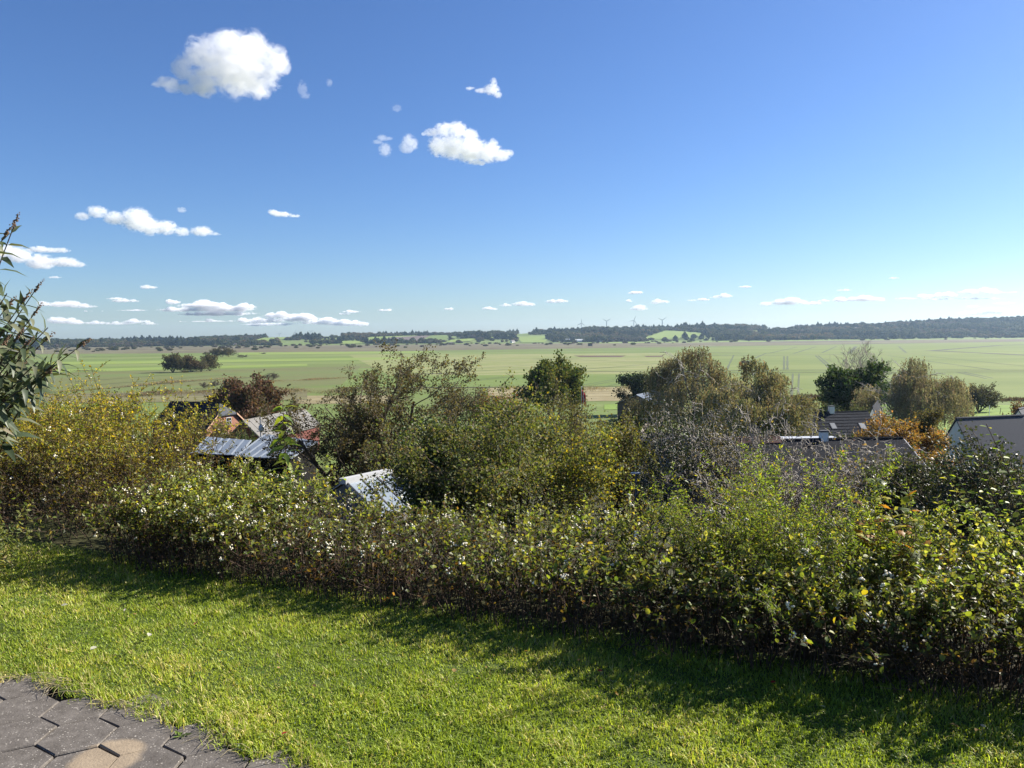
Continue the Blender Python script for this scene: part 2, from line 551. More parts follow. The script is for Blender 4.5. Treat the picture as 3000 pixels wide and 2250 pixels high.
# valley fields, far to near
fq('reed_marsh', [(-250, 1020), (1000, 1011), (1000, 1031), (-250, 1040)], M_REED, 0.05)
fq('reed_marsh', [(1000, 1011), (2000, 1003), (2000, 1016), (1000, 1031)], M_REED, 0.05)
fq('reed_marsh', [(2000, 1003), (3250, 990), (3250, 997), (2000, 1016)], M_REED, 0.05)
fq('field', [(1750, 1003), (2250, 999), (2250, 1001.5), (1750, 1006)], M_CROPL, 0.12)
fq('field', [(2300, 996), (3200, 988.5), (3200, 990.5), (2300, 998.5)], M_CROPL, 0.12)
fq('field', [(700, 1033), (1280, 1028), (1260, 1034), (700, 1040)], M_CROPL, 0.10)
fq('field', [(280, 1043), (620, 1036), (620, 1039), (280, 1048)], M_CROPD, 0.10)
fq('field', [(60, 1062), (1200, 1046), (1200, 1052), (60, 1071)], M_CROPL, 0.08)
fq('field', [(-200, 1101), (1060, 1072), (1000, 1128), (-200, 1185)], M_FALL, 0.06)
fq('field', [(120, 1084), (900, 1066), (900, 1072), (120, 1093)], M_CROPL, 0.10)
fq('field', [(1020, 1040), (2030, 1034), (1990, 1104), (1150, 1104)], M_STUB, 0.07)
fq('field', [(1680, 1042), (1835, 1042), (1820, 1046.5), (1700, 1046)], M_PLOUGH, 0.14)
fq('field', [(1886, 1043), (1945, 1042), (1940, 1045.5), (1895, 1046)], M_PLOUGH, 0.14)
fq('field', [(1120, 1101), (2120, 1094), (2150, 1136), (1000, 1136)], M_CROPD, 0.10)
fq('field', [(2010, 1018), (3250, 998), (3250, 1172), (2100, 1168)], M_CROP, 0.09)
fq('dry_grass', [(1430, 1137), (1990, 1134), (1990, 1174), (1430, 1178)], M_TAN, 0.12, 20, 12)
fq('dry_grass', [(860, 1160), (1150, 1158), (1150, 1182), (860, 1184)], M_TAN, 0.10)
fq('meadow', [(-120, 1160), (900, 1142), (900, 1172), (-120, 1188)], mat_field('meadow', [(0.3, (0.1, 0.085, 0.05)), (0.55, (0.13, 0.125, 0.055)), (0.7, (0.2, 0.175, 0.1))], sx=0.01, sy=0.1, fine=0.2), 0.13)
fq('paddock', [(2300, 1186), (3150, 1188), (3150, 1262), (2300, 1258)], M_PADDOCK, 0.1, 20, 12)
fq('meadow', [(1770, 1185), (1830, 1184), (1830, 1200), (1770, 1201)], M_PADDOCK, 0.1)

# hillside fields beyond the river
def hill_field(pxs, mat, off=1.2):
    return fq('hill_field', pxs, mat, off, 12, 12)
HILL_FIELDS = [([(1950, 969), (2062, 977), (2050, 989), (1876, 996)], M_CROPL), ([(1512, 986), (1616, 984), (1594, 1004), (1528, 1005)], M_CROPL),
               ([(1524, 978), (1552, 978), (1550, 985), (1515, 986)], M_CROPD), ([(1084, 988), (1228, 984), (1160, 1000), (1062, 1006)], M_CROPL),
               ([(1140, 990), (1262, 984), (1220, 1003), (1110, 1004)], M_PLOUGHV), ([(1262, 984), (1318, 982), (1300, 1000), (1220, 1003)], M_CROPD),
               ([(998, 1000), (1062, 1000), (1060, 1008), (998, 1009)], M_CROPL), ([(744, 998), (915, 983), (910, 987), (760, 1003)], M_CROPL),
               ([(905, 985), (1000, 979), (1000, 986), (905, 990)], M_STUB), ([(668, 1002), (735, 998), (735, 1003), (672, 1006)], M_STUB),
               ([(930, 1000), (1000, 995), (1000, 999), (940, 1005)], M_CROPL), ([(1320, 997), (1400, 992), (1380, 1001), (1310, 1005)], M_CROPL),
               ([(1430, 990), (1500, 986), (1500, 990), (1440, 994)], M_CROPL),
               ([(2240, 965), (2320, 962), (2320, 965), (2244, 969)], M_STUB), ([(2395, 973), (2470, 968), (2468, 972), (2400, 977)], M_STUB),
               ([(2180, 972), (2240, 969), (2240, 974), (2186, 978)], M_STUB), ([(2560, 962), (2640, 958), (2640, 961), (2566, 966)], M_STUB)]
HF_XY = []
for k, (pxs, mt) in enumerate(HILL_FIELDS):
    o = hill_field(pxs, mt, 1.2 + 0.1 * k)
    HF_XY.append(np.array([PG(*p)[:2] for p in pxs]))

def strip(name, pxs, width, mat, off=0.2, parent=None):
    """a ditch or wheel track on the ground through image points"""
    pts = np.array([PG(*p)[:2] for p in pxs])
    out = []
    for a, b in zip(pts[:-1], pts[1:]):
        m = max(2, int(np.hypot(*(b - a)) / 25))
        out.append(a + (b - a) * np.linspace(0, 1, m, endpoint=False)[:, None])
    pts = np.concatenate(out + [pts[-1:]])
    t = unit(np.gradient(pts, axis=0))
    n = np.column_stack([-t[:, 1], t[:, 0]])
    w = width * 0.8 * (1 + 0.35 * np.sin(np.arange(len(pts)) * 1.7) * np.cos(np.arange(len(pts)) * 0.61))
    A, B = pts + n * w[:, None], pts - n * w[:, None]
    xy = np.concatenate([A, B])
    z = ground_z(xy[:, 0], xy[:, 1]) + off
    k = len(pts)
    i = np.arange(k - 1)
    o = link(name, mesh_np(name, np.column_stack([xy, z]), [np.stack([i, i + k, i + k + 1, i + 1], 1)]), parent, mat)
    structure(o)
    return o

M_TRACK = mat_plain('wheel_track', (0.06, 0.08, 0.025), (0.045, 0.06, 0.02), scale=0.2, rough=0.95)
for pxs, w in [([(2050, 1041), (2250, 1041), (2500, 1038), (2720, 1037)], 5), ([(2100, 1087), (2310, 1085), (2560, 1084), (3050, 1085)], 2.2),
               ([(2100, 1093), (2310, 1092), (2560, 1091), (3050, 1090)], 1.6), ([(2718, 1027), (2840, 1033), (3030, 1042)], 8),
               ([(2740, 1027), (2930, 1012), (3020, 1009)], 7), ([(1150, 1096), (1340, 1095)], 2.5), ([(1690, 1089), (1800, 1089), (2000, 1086)], 1.8),
               ([(1000, 1137), (1450, 1135), (2040, 1131)], 2.0), ([(2000, 1032), (2170, 1034)], 5),
               ([(-50, 1166), (300, 1140), (560, 1118), (760, 1105)], 1.2), ([(240, 1046), (480, 1041)], 6)]:
    strip('ditch', pxs, w, M_DITCH)
for a, b, w in [((2297, 1044), (2297, 1083), 1.0), ((2307, 1044), (2307, 1083), 1.0), ((2389, 1042), (2432, 1081), 1.0), ((2397, 1042), (2443, 1081), 1.0),
                ((2323, 1095), (2319, 1164), 0.6), ((2341, 1095), (2338, 1164), 0.6), ((2335, 1017), (2250, 1036), 2), ((2390, 1016), (2325, 1036), 2),
                ((2450, 1015), (2408, 1034), 2), ((2505, 1015), (2484, 1036), 2), ((2510, 1015), (2490, 1036), 2), ((2633, 1015), (2655, 1034), 2),
                ((2806, 1091), (3020, 1140), 0.9), ((2824, 1091), (3020, 1132), 0.9), ((2785, 1100), (2830, 1158), 0.6), ((2600, 1042), (2900, 1083), 1.2),
                ((2700, 1042), (3020, 1075), 1.2), ((2150, 1040), (2130, 1082), 1.0), ((2210, 1050), (2245, 1035), 1.6),
                ((1250, 1128), (1480, 1104), 0.5), ((1270, 1131), (1500, 1104), 0.5), ((1700, 1130), (1880, 1098), 0.5), ((1725, 1131), (1900, 1098), 0.5),
                ((1780, 1131), (1930, 1106), 0.5), ((1300, 1085), (1650, 1064), 1.0), ((1250, 1096), (1700, 1070), 0.9), ((1350, 1060), (1700, 1050), 1.6),
                ((1560, 1050), (1900, 1062), 1.3), ((1700, 1083), (2000, 1060), 1.2), ((200, 1120), (620, 1090), 0.8), ((230, 1132), (700, 1096), 0.8)]:
    strip('wheel_track', [a, b], w, M_TRACK, 0.17)

# ------------------------------------------------------------------ far woods, one mass per wood
def crown_source(name, seed, cols, wts, n=420, tall=1.0, conifer=False):
    rng = R(seed)
    pos = rand_dirs(rng, n) * (rng.random((n, 1)) ** 0.28)
    lob = 0.8 + 0.2 * np.sin(pos[:, 0] * 7 + seed) * np.cos(pos[:, 1] * 6 + seed * 2) + 0.12 * np.sin(pos[:, 2] * 9)
    pos *= lob[:, None]
    if conifer:
        h = (pos[:, 2] + 1) / 2
        pos[:, :2] *= (1.05 - h)[:, None] * 1.1
    pos = pos * np.array([0.5, 0.5, 0.5 * tall]) + np.array([0, 0, 0.5 * tall])
    nr = unit(pos - np.array([0, 0, 0.4 * tall]) + rng.normal(0, 0.25, (n, 3)))
    ax = np.cross(nr, rand_dirs(rng, n))
    L = rng.uniform(0.14, 0.26, n)
    me = leaf_mesh(name, pos - unit(ax) * L[:, None] * 0.5, ax, nr, L, L * 0.9, T_DIAMOND, palette(rng, n, cols, wts, 0.22))
    me.materials.append(LEAF_FAR)
    return bpy.data.objects.new(name, me)

FARC = bpy.data.collections.new('far_crowns')
far_src = [crown_source('far_crown', 1, [(0.05, 0.06, 0.025), (0.075, 0.08, 0.03)], [1, 1]),
           crown_source('far_crown', 2, [(0.05, 0.065, 0.022), (0.04, 0.05, 0.02)], [1, 1], tall=1.15),
           crown_source('far_crown', 3, [(0.085, 0.085, 0.035), (0.1, 0.075, 0.035)], [1, 1], tall=0.9),
           crown_source('far_crown', 4, [(0.028, 0.042, 0.02), (0.035, 0.05, 0.025)], [1, 1], tall=1.5, conifer=True),
           crown_source('far_crown', 5, [(0.095, 0.075, 0.055), (0.075, 0.065, 0.05)], [1, 1], tall=0.8)]
for i, o in enumerate(far_src):
    o.name = 'far_crown_%d' % i
    FARC.objects.link(o)

def instancer(ob, coll):
    g = bpy.data.node_groups.new('scatter', 'GeometryNodeTree')
    g.interface.new_socket('Geometry', in_out='INPUT', socket_type='NodeSocketGeometry')
    g.interface.new_socket('Geometry', in_out='OUTPUT', socket_type='NodeSocketGeometry')
    gi, go = g.nodes.new('NodeGroupInput'), g.nodes.new('NodeGroupOutput')
    ci = g.nodes.new('GeometryNodeCollectionInfo')
    ci.inputs['Collection'].default_value = coll
    ci.inputs['Separate Children'].default_value = True
    ci.inputs['Reset Children'].default_value = True
    iop = g.nodes.new('GeometryNodeInstanceOnPoints')
    iop.inputs['Pick Instance'].default_value = True
    def attr(name, typ):
        n = g.nodes.new('GeometryNodeInputNamedAttribute')
        n.data_type = typ
        n.inputs['Name'].default_value = name
        return n.outputs['Attribute']
    L = g.links.new
    L(gi.outputs[0], iop.inputs['Points'])
    L(ci.outputs[0], iop.inputs['Instance'])
    L(attr('idx', 'INT'), iop.inputs['Instance Index'])
    L(attr('rot', 'FLOAT_VECTOR'), iop.inputs['Rotation'])
    L(attr('siz', 'FLOAT_VECTOR'), iop.inputs['Scale'])
    L(iop.outputs[0], go.inputs[0])
    md = ob.modifiers.new('scatter', 'NODES')
    md.node_group = g

def point_object(name, pts, siz, rotz, idx, coll):
    me = bpy.data.meshes.new(name)
    me.vertices.add(len(pts))
    me.vertices.foreach_set('co', np.asarray(pts, np.float32).ravel())
    a = me.attributes.new('siz', 'FLOAT_VECTOR', 'POINT')
    a.data.foreach_set('vector', np.asarray(siz, np.float32).ravel())
    a = me.attributes.new('rot', 'FLOAT_VECTOR', 'POINT')
    r = np.zeros((len(pts), 3), np.float32)
    r[:, 2] = rotz
    a.data.foreach_set('vector', r.ravel())
    a = me.attributes.new('idx', 'INT', 'POINT')
    a.data.foreach_set('value', np.asarray(idx, np.int32))
    o = link(name, me)
    instancer(o, coll)
    return stuff(o)

def in_quad(px, py, q):
    ins = np.ones(len(px), bool)
    ar = 0
    for k in range(4):
        a, b = q[k], q[(k + 1) % 4]
        ar += a[0] * b[1] - b[0] * a[1]
    sg = 1 if ar > 0 else -1
    for k in range(4):
        a, b = q[k], q[(k + 1) % 4]
        ins &= sg * ((b[0] - a[0]) * (py - a[1]) - (b[1] - a[1]) * (px - a[0])) > 0
    return ins

rng = R(77)
n = 15000
yy = rng.uniform(YB + 10, YR + 130, n)
uu = rng.uniform(-0.80, 0.80, n)
xx = uu * yy
keep = np.ones(n, bool)
for q in HF_XY:
    c = q.mean(0)
    keep &= ~in_quad(xx, yy, c + (q - c) * 1.04)
pxx = 1500 + FPX * uu
t = (yy - YB) / (YR - YB)
open_ = np.sin(xx / 160 + 1.3) * np.cos(yy / 90 + xx / 400)
mid = (pxx > 640) & (pxx < 1620)                        # farmland with woods between
keep &= ~(mid & (t < 0.82) & (open_ < 0.12) & (rng.random(n) < 0.93))
low = (pxx > 1900) & (pxx < 2100) & (t < 0.35)
keep &= ~(low & (rng.random(n) < 0.8))
keep &= ~((pxx < 640) & (open_ < -0.65) & (rng.random(n) < 0.8))
xx, yy, pxx, t = xx[keep], yy[keep], pxx[keep], t[keep]
n = len(xx)
s = rng.uniform(9, 20, n) * (1 + 0.25 * np.sin(xx / 75.0) * np.cos(yy / 60.0))
sz = np.column_stack([s * rng.uniform(1.0, 1.9, n), s * rng.uniform(1.0, 1.7, n), s * rng.uniform(0.6, 0.95, n)])
fir = (np.sin(xx / 90 + yy / 130) + 0.4 * rng.normal(size=n)) > 0.75
pat = np.sin(xx / 140 + 2 * np.sin(yy / 170)) + np.cos(yy / 95 + xx / 260) + 0.5 * rng.normal(size=n)
idx = np.where(fir, 3, np.where(pat > 0.7, 2, np.where(pat < -0.9, 4, rng.integers(0, 2, n))))
pts = np.column_stack([xx, yy, ground_z(xx, yy) - 0.8])
for nm, lo, hi, lab in [('wood', -900, 700, 'dark mixed wood along the low ridge at the far left'),
                        ('wood', 700, 1560, 'patches of wood between the farm fields on the middle of the far ridge'),
                        ('wood', 1560, 2090, 'wood under the wind turbines and left of the bright hill field'),
                        ('wood', 2090, 9000, 'hazy blue wood covering the high ridge at the far right')]:
    k = (pxx >= lo) & (pxx < hi)
    o = point_object(nm, pts[k], sz[k], rng.uniform(0, 6.28, k.sum()), idx[k], FARC)
    tag(o, lab, 'wood')

# scrub in the reed marsh and along the foot of the hills
n = 900
yy = rng.uniform(1500, 2460, n)
uu = rng.uniform(-0.75, 0.75, n)
pxx = 1500 + FPX * uu
edge = np.interp(pxx, [0, 1000, 2000, 3000], [1500, 1560, 1750, 2300])
dens = np.clip((yy - edge) / 500, 0, 1) * np.where(pxx < 2000, 1, 0.5)
k = (rng.random(n) < dens * 0.75)
xx, yy = (uu * yy)[k], yy[k]
n = len(xx)
s = rng.uniform(4, 11, n)
o = point_object('scrub', np.column_stack([xx, yy, ground_z(xx, yy) - 0.3]), np.column_stack([s * 1.6, s * 1.3, s * 0.62]), rng.uniform(0, 6, n), rng.choice([0, 2, 4], n), FARC)
tag(o, 'brownish scrub scattered through the reed marsh along the river', 'scrub')

# ------------------------------------------------------------------ wind turbines, mast and far farms on the ridge
M_WHITE = mat_plain('white_paint', (0.75, 0.75, 0.74), (0.66, 0.66, 0.65), scale=2, rough=0.5)
M_TURB = mat_plain('turbine_grey', (0.34, 0.36, 0.39), (0.3, 0.32, 0.35), scale=1, rough=0.5)

def turbine(px, hub_y, dist, rotor, ang, label):
    hub = P(px, hub_y, dist)
    gz = float(ground_z(hub[0], hub[1]))
    root = thing('wind_turbine', label, 'wind turbine', (hub[0], hub[1], gz), 'wind turbines on the far ridge')
    h = hub[2] - gz
    MB().tube([(0, 0, -1), (0, 0, h * 0.5), (0, 0, h - 1)], [2.6, 2.1, 1.5], 10).build('tower', M_TURB, root, True)
    MB().box((0, 1.5, h), (2.4, 7.5, 2.6)).build('nacelle', M_TURB, root)
    MB().tube([(0, -2.4, h), (0, -3.6, h), (0, -4.3, h)], [1.4, 1.2, 0.3], 10, cap=True).build('hub', M_TURB, root, True)
    for k in range(3):
        a = math.radians(ang + 120 * k)
        d = np.array([math.sin(a), 0, math.cos(a)])
        w = np.array([math.cos(a), 0, -math.sin(a)])
        mb = MB()
        ts = np.linspace(0, 1, 7)
        wd = np.array([1.6, 2.6, 2.7, 2.3, 1.8, 1.3, 0.5])
        A = [np.array([0, -3.4, h]) + d * rotor * t + w * wd[i] * 0.4 for i, t in enumerate(ts)]
        B = [np.array([0, -3.4, h]) + d * rotor * t - w * wd[i] * 0.6 for i, t in enumerate(ts)]
        for i in range(6):
            mb.hexa([A[i], A[i + 1], B[i + 1], B[i]], (0, 0.45 - 0.05 * i, 0))
        mb.build('blade', M_TURB, root)

turbine(1703, 947, 4200, 25, 5, 'leftmost of the four wind turbines above the middle wood, smallest-looking')
turbine(1777, 941, 4200, 26, 60, 'second of the four wind turbines from the left, blades in a Y')
turbine(1857, 939, 4200, 28, 22, 'third of the four wind turbines from the left, one blade tilted')
turbine(1940, 938, 4200, 27, 57, 'rightmost of the four wind turbines, beside the bright hill field')
turbine(820, 979, 6000, 22, 60, 'leftmost of three distant wind turbines on the left ridge')
turbine(866, 973, 6000, 22, 0, 'middle one of three distant wind turbines on the left ridge')
turbine(911, 972, 6000, 24, 58, 'rightmost of three distant wind turbines on the left ridge')
b = PG(643, 990)
t = thing('radio_mast', 'thin grey radio mast on the left ridge', 'mast', b)
MB().tube([(0, 0, 0), (0, 0, 30)], [0.55, 0.25], 5).build('mast', M_TURB, t)
MB().box((0, 0, 22), (2.2, 0.4, 1.0)).build('aerial', M_TURB, t)

M_FARROOF = mat_plain('far_roof', (0.12, 0.1, 0.1), (0.08, 0.07, 0.07), scale=1, rough=0.8)
M_PALEROOF = mat_plain('pale_roof', (0.5, 0.52, 0.53), (0.4, 0.42, 0.43), scale=0.5, rough=0.5)
M_FARWALL = mat_plain('far_wall', (0.74, 0.72, 0.67), (0.62, 0.6, 0.55), scale=0.5, rough=0.8)
M_WINDOW = mat_plain('dark_glass', (0.02, 0.025, 0.03), (0.015, 0.02, 0.025), rough=0.12, spec=0.6)

def far_house(px, py, ln, wd, wall_h, roof_h, rot, label, roofm=None, cat='farmhouse'):
    b = PG(px, py)
    root = thing('farmhouse', label, cat, b, 'far farm buildings under the ridge')
    root.rotation_euler[2] = rot
    hl, hw = ln / 2, wd / 2
    V = [(-hl, -hw, -2), (hl, -hw, -2), (hl, hw, -2), (-hl, hw, -2), (-hl, -hw, wall_h), (hl, -hw, wall_h), (hl, hw, wall_h), (-hl, hw, wall_h),
         (-hl, 0, wall_h + roof_h), (hl, 0, wall_h + roof_h)]
    MB().add(V, [[[0, 1, 5, 4], [2, 3, 7, 6]], [[1, 2, 6, 9, 5], [3, 0, 4, 8, 7]]]).build('wall', M_FARWALL, root)
    mb = MB()
    for s in (-1, 1):
        q = [(-hl - .3, s * (hw + .4), wall_h - .2), (hl + .3, s * (hw + .4), wall_h - .2), (hl + .3, 0, wall_h + roof_h + .12), (-hl - .3, 0, wall_h + roof_h + .12)]
        mb.hexa(q if s < 0 else q[::-1], (0, 0, 0.3))
    mb.build('roof', roofm or M_FARROOF, root)
    for x in (-0.5, 0.0, 0.5):
        MB().box((x * hl, -hw - 0.03, wall_h * 0.55), (1.4, 0.1, 1.4)).build('window', M_WINDOW, root)
    return root

far_house(1502, 1004, 16, 8, 4, 4.5, 0.9, 'white gabled farmhouse among round trees at the foot of the far hills')
far_house(1322, 1008, 10, 6, 3, 2.5, 0.3, 'small white cottage below the violet ploughed hill field')
far_house(1240, 1005, 26, 8, 3, 2.4, 0.1, 'long low dark farm shed left of the middle farmhouse', None, 'shed')
far_house(1672, 1001, 34, 14, 5, 4, -0.25, 'pale roofed barn at the foot of the wood under the turbines', M_PALEROOF, 'barn')
far_house(1700, 1002, 26, 12, 5, 4, 0.2, 'second pale roofed barn, just right of the first under the turbines', M_PALEROOF, 'barn')
far_house(1762, 1002, 12, 8, 4, 3, 0.2, 'small white house right of the pale roofed barns')
far_house(367, 1014, 10, 7, 3, 2.5, 0.2, 'white cottage in the wood at the far left')
far_house(418, 1010, 8, 7, 3, 2.5, 0.2, 'tiny white cottage right of the far left cottage')
far_house(688, 1012, 10, 7, 3.5, 2.5, 0.2, 'white cottage at the edge of the marsh left of the middle')
far_house(2510, 964, 14, 8, 4, 3, 0.2, 'white house half hidden in the wood on the right hand ridge')
far_house(2805, 954, 12, 8, 4, 3, 0.2, 'pale house high in the wood at the far right')
b = PG(1729, 1014)
t = thing('hunting_hut', 'small dark hut standing alone at the edge of the marsh', 'hut', b)
MB().box((0, 0, 2.5), (9, 7, 7)).build('wall', M_FARROOF, t)
MB().box((0, 0, 6.3), (10.5, 8.5, 0.6)).build('roof', M_PLOUGH, t)

# ------------------------------------------------------------------ clouds
def ico(sub=2):
    import bmesh
    bm = bmesh.new()
    bmesh.ops.create_icosphere(bm, subdivisions=sub, radius=1.0)
    V = np.array([v.co for v in bm.verts])
    F = np.array([[v.index for v in f.verts] for f in bm.faces])
    bm.free()
    return V, F
IV, IF = ico(3)
IV1, IF1 = ico(1)

def cloud(name, blobs, label, group=None, opt=7.0, seed=0, alt=900.0, res=40):
    b = np.array(blobs, float)
    cx, cy = (b[:, 0] * b[:, 2]).sum() / b[:, 2].sum(), (b[:, 1] * b[:, 2]).sum() / b[:, 2].sum()
    low = (b[:, 1] + b[:, 3]).max()
    el = (995 - 0.01 * cx - low) / FPX
    D = float(np.clip(alt / max(el, 1e-3), 2300, 21000))
    k = D / FPX
    rng = R(seed + 500)
    parts = []
    for px, py, rx, ry in b:                     # flat clouds: a thin base with heads of different height on it
        if rx < 1.9 * ry or ry < 3.5:
            parts.append((px, py, rx, ry))
            continue
        parts.append((px, py + 0.3 * ry, rx, ry * 0.55))
        for j in range(int(np.clip(rx / ry * 1.3, 3, 7))):
            u = rng.uniform(-0.85, 0.85)
            r = ry * rng.uniform(0.6, 1.05) * (1 - 0.4 * abs(u))
            parts.append((px + u * rx, py + 0.75 * ry - r * 0.85, r * rng.uniform(1.5, 2.4), r))
    b = np.array(parts)
    mb = MB()
    c0 = P(cx, cy, D)
    el_ = []
    for px, py, rx, ry in b:
        p = P(px, py, D) - c0
        p[1] += rng.uniform(-0.4, 0.4) * rx * k
        r = np.array([rx, min(rx * 0.9, ry * 1.8), ry]) * k * 1.3
        el_.append((p, r))
        mb.add(IV * r * 1.02 + p, [IF])
    o = mb.build(name, None, None, True)
    o.location = c0
    if len(b) > 1:
        md = o.modifiers.new('union', 'REMESH')
        md.mode = 'VOXEL'
        md.voxel_size = max(o.dimensions.x, o.dimensions.z) / res
        dg = bpy.context.evaluated_depsgraph_get()
        me = bpy.data.meshes.new_from_object(o.evaluated_get(dg))
        o.modifiers.clear()
        o.data = me
    me = o.data
    thick = 2 * float(b[:, 3].max()) * k
    rmed = float(np.median(b[:, 3])) * k
    m = bpy.data.materials.new('cloud_vapour')
    m.use_nodes = True
    nt = m.node_tree
    nt.nodes.remove(nt.nodes['Principled BSDF'])
    L = nt.links.new
    tc = N(nt, 'ShaderNodeTexCoord')
    acc = None
    for p, r in el_:
        s1 = N(nt, 'ShaderNodeVectorMath', operation='SUBTRACT')
        s1.inputs[1].default_value = p
        s2 = N(nt, 'ShaderNodeVectorMath', operation='DIVIDE')
        s2.inputs[1].default_value = r
        s3 = N(nt, 'ShaderNodeVectorMath', operation='DOT_PRODUCT')
        s4 = N(nt, 'ShaderNodeMath', operation='SUBTRACT', use_clamp=True)
        s4.inputs[0].default_value = 1.0
        L(tc.outputs['Object'], s1.inputs[0]); L(s1.outputs[0], s2.inputs[0])
        L(s2.outputs[0], s3.inputs[0]); L(s2.outputs[0], s3.inputs[1]); L(s3.outputs['Value'], s4.inputs[1])
        if acc is None:
            acc = s4.outputs[0]
        else:
            s5 = N(nt, 'ShaderNodeMath', operation='SMOOTH_MAX')
            s5.inputs[2].default_value = 0.12
            L(acc, s5.inputs[0]); L(s4.outputs[0], s5.inputs[1])
            acc = s5.outputs[0]
    mp = N(nt, 'ShaderNodeMapping')
    mp.inputs['Location'].default_value = (seed * 3.7, seed * 1.3, 0)
    sc = 1.3 / max(rmed, 7.0 * k)
    mp.inputs['Scale'].default_value = (sc * 0.8, sc * 0.8, sc)
    nz = N(nt, 'ShaderNodeTexNoise')
    nz.inputs['Scale'].default_value = 1.0
    nz.inputs['Detail'].default_value = 6.0
    nz.inputs['Roughness'].default_value = 0.62
    nz.inputs['Distortion'].default_value = 0.6
    L(tc.outputs['Object'], mp.inputs['Vector']); L(mp.outputs[0], nz.inputs['Vector'])
    n1 = N(nt, 'ShaderNodeMath', operation='MULTIPLY_ADD')
    n1.inputs[1].default_value = 6.6
    n1.inputs[2].default_value = -3.3 - 0.36
    n2 = N(nt, 'ShaderNodeMath', operation='MULTIPLY_ADD')
    n2.inputs[1].default_value = 1.9
    gate = N(nt, 'ShaderNodeMath', operation='MULTIPLY', use_clamp=True)
    gate.inputs[1].default_value = 3.0
    mr = N(nt, 'ShaderNodeMapRange', interpolation_type='SMOOTHSTEP')
    mr.inputs['From Min'].default_value = 0.0
    mr.inputs['From Max'].default_value = 1.3
    mr.inputs['To Max'].default_value = 0.4 * opt / thick
    n3 = N(nt, 'ShaderNodeMath', operation='MULTIPLY')
    L(nz.outputs['Fac'], n1.inputs[0]); L(acc, n2.inputs[0]); L(n1.outputs[0], n2.inputs[2])
    L(n2.outputs[0], mr.inputs['Value']); L(acc, gate.inputs[0])
    L(mr.outputs[0], n3.inputs[0]); L(gate.outputs[0], n3.inputs[1])
    mr = n3
    v = N(nt, 'ShaderNodeVolumePrincipled')
    v.inputs['Color'].default_value = (0.95, 0.955, 0.965, 1)
    v.inputs['Density Attribute'].default_value = ''
    v.inputs['Anisotropy'].default_value = 0.1
    L(mr.outputs[0], v.inputs['Density'])
    L(v.outputs[0], nt.nodes['Material Output'].inputs['Volume'])
    me.materials.clear()
    me.materials.append(m)
    tag(o, label, 'cloud', group)
    return o

CG = 'fair weather clouds'
cloud('cloud', [(671, 180, 82, 78), (600, 160, 55, 50), (742, 150, 52, 50), (690, 125, 50, 32), (640, 130, 40, 35), (795, 165, 42, 40), (822, 195, 28, 30),
                (590, 232, 48, 42), (540, 205, 30, 35), (490, 245, 30, 20), (462, 250, 16, 12), (535, 258, 28, 16), (735, 235, 58, 45), (790, 230, 36, 32), (600, 262, 30, 20), (760, 270, 30, 18)],
      'largest white cumulus cloud, high at the upper left', CG, 8, 1, res=70)
cloud('cloud', [(888, 262, 14, 24), (895, 280, 14, 10)], 'small wisp right of the largest cloud', CG, 1.0, 2)
cloud('cloud', [(965, 242, 9, 11)], 'tiny faint puff further right of the largest cloud', CG, 0.7, 3)
cloud('cloud', [(1285, 425, 30, 28), (1330, 430, 40, 33), (1380, 442, 44, 34), (1430, 448, 38, 26), (1465, 455, 28, 15), (1260, 388, 22, 11), (1300, 380, 26, 20), (1340, 382, 28, 22),
                (1375, 395, 24, 17), (1445, 420, 14, 14), (1490, 450, 16, 9), (1395, 475, 25, 10)], 'cumulus with a flat base above the middle of the valley', CG, 7, 4, res=70)
cloud('cloud', [(1200, 418, 22, 24), (1190, 432, 20, 14)], 'round puff touching the left of the middle cumulus', CG, 2.5, 5)
cloud('cloud', [(1127, 438, 18, 19), (1125, 402, 20, 10), (1105, 415, 14, 7)], 'ragged puff second to the left of the middle cumulus', CG, 1.6, 6)
cloud('cloud', [(1440, 264, 22, 14), (1446, 244, 10, 15), (1410, 262, 18, 9), (1380, 258, 12, 6), (1458, 276, 12, 10)], 'small ragged cloud high above the middle cumulus', CG, 3.5, 7)
cloud('cloud', [(1162, 316, 14, 10)], 'very faint wisp left of the small ragged cloud', CG, 0.4, 8)
cloud('cloud', [(395, 642, 40, 32), (340, 640, 30, 18), (440, 664, 30, 24), (490, 668, 30, 19), (530, 678, 22, 12), (590, 677, 28, 14), (630, 685, 20, 6), (290, 622, 26, 16), (245, 634, 20, 11)],
      'long white cloud sloping down to the right above the left field', CG, 6, 9, res=64)
cloud('cloud', [(800, 622, 14, 8), (830, 627, 26, 10), (862, 631, 18, 6)], 'small flat cloud right of the long sloping cloud', CG, 3, 10)
cloud('cloud', [(530, 614, 13, 8)], 'tiny faint puff above the long sloping cloud', CG, 0.8, 11)
cloud('cloud', [(60, 748, 34, 22), (110, 765, 36, 20), (150, 770, 22, 12), (20, 742, 34, 24), (-30, 750, 34, 22)], 'grey white cloud behind the butterfly bush at the left edge', CG, 5, 12)
cloud('cloud', [(125, 727, 36, 13), (170, 732, 32, 9)], 'thin upper cloud above the grey white cloud at the left edge', CG, 2.5, 13)
cloud('cloud', [(195, 768, 34, 15), (228, 775, 24, 9)], 'right hand end of the grey white clouds at the left edge', CG, 3, 14)
cloud('cloud', [(160, 888, 46, 10), (200, 890, 54, 11), (245, 896, 36, 7)], 'flat grey cloud just right of the butterfly bush', CG, 4, 15)
cloud('cloud', [(370, 880, 40, 6), (345, 874, 26, 4)], 'thin grey streak of cloud above the left ridge', CG, 3, 16)
cloud('cloud', [(300, 912, 80, 4), (400, 908, 50, 4)], 'longest thin streak of cloud above the left ridge', CG, 3, 17)
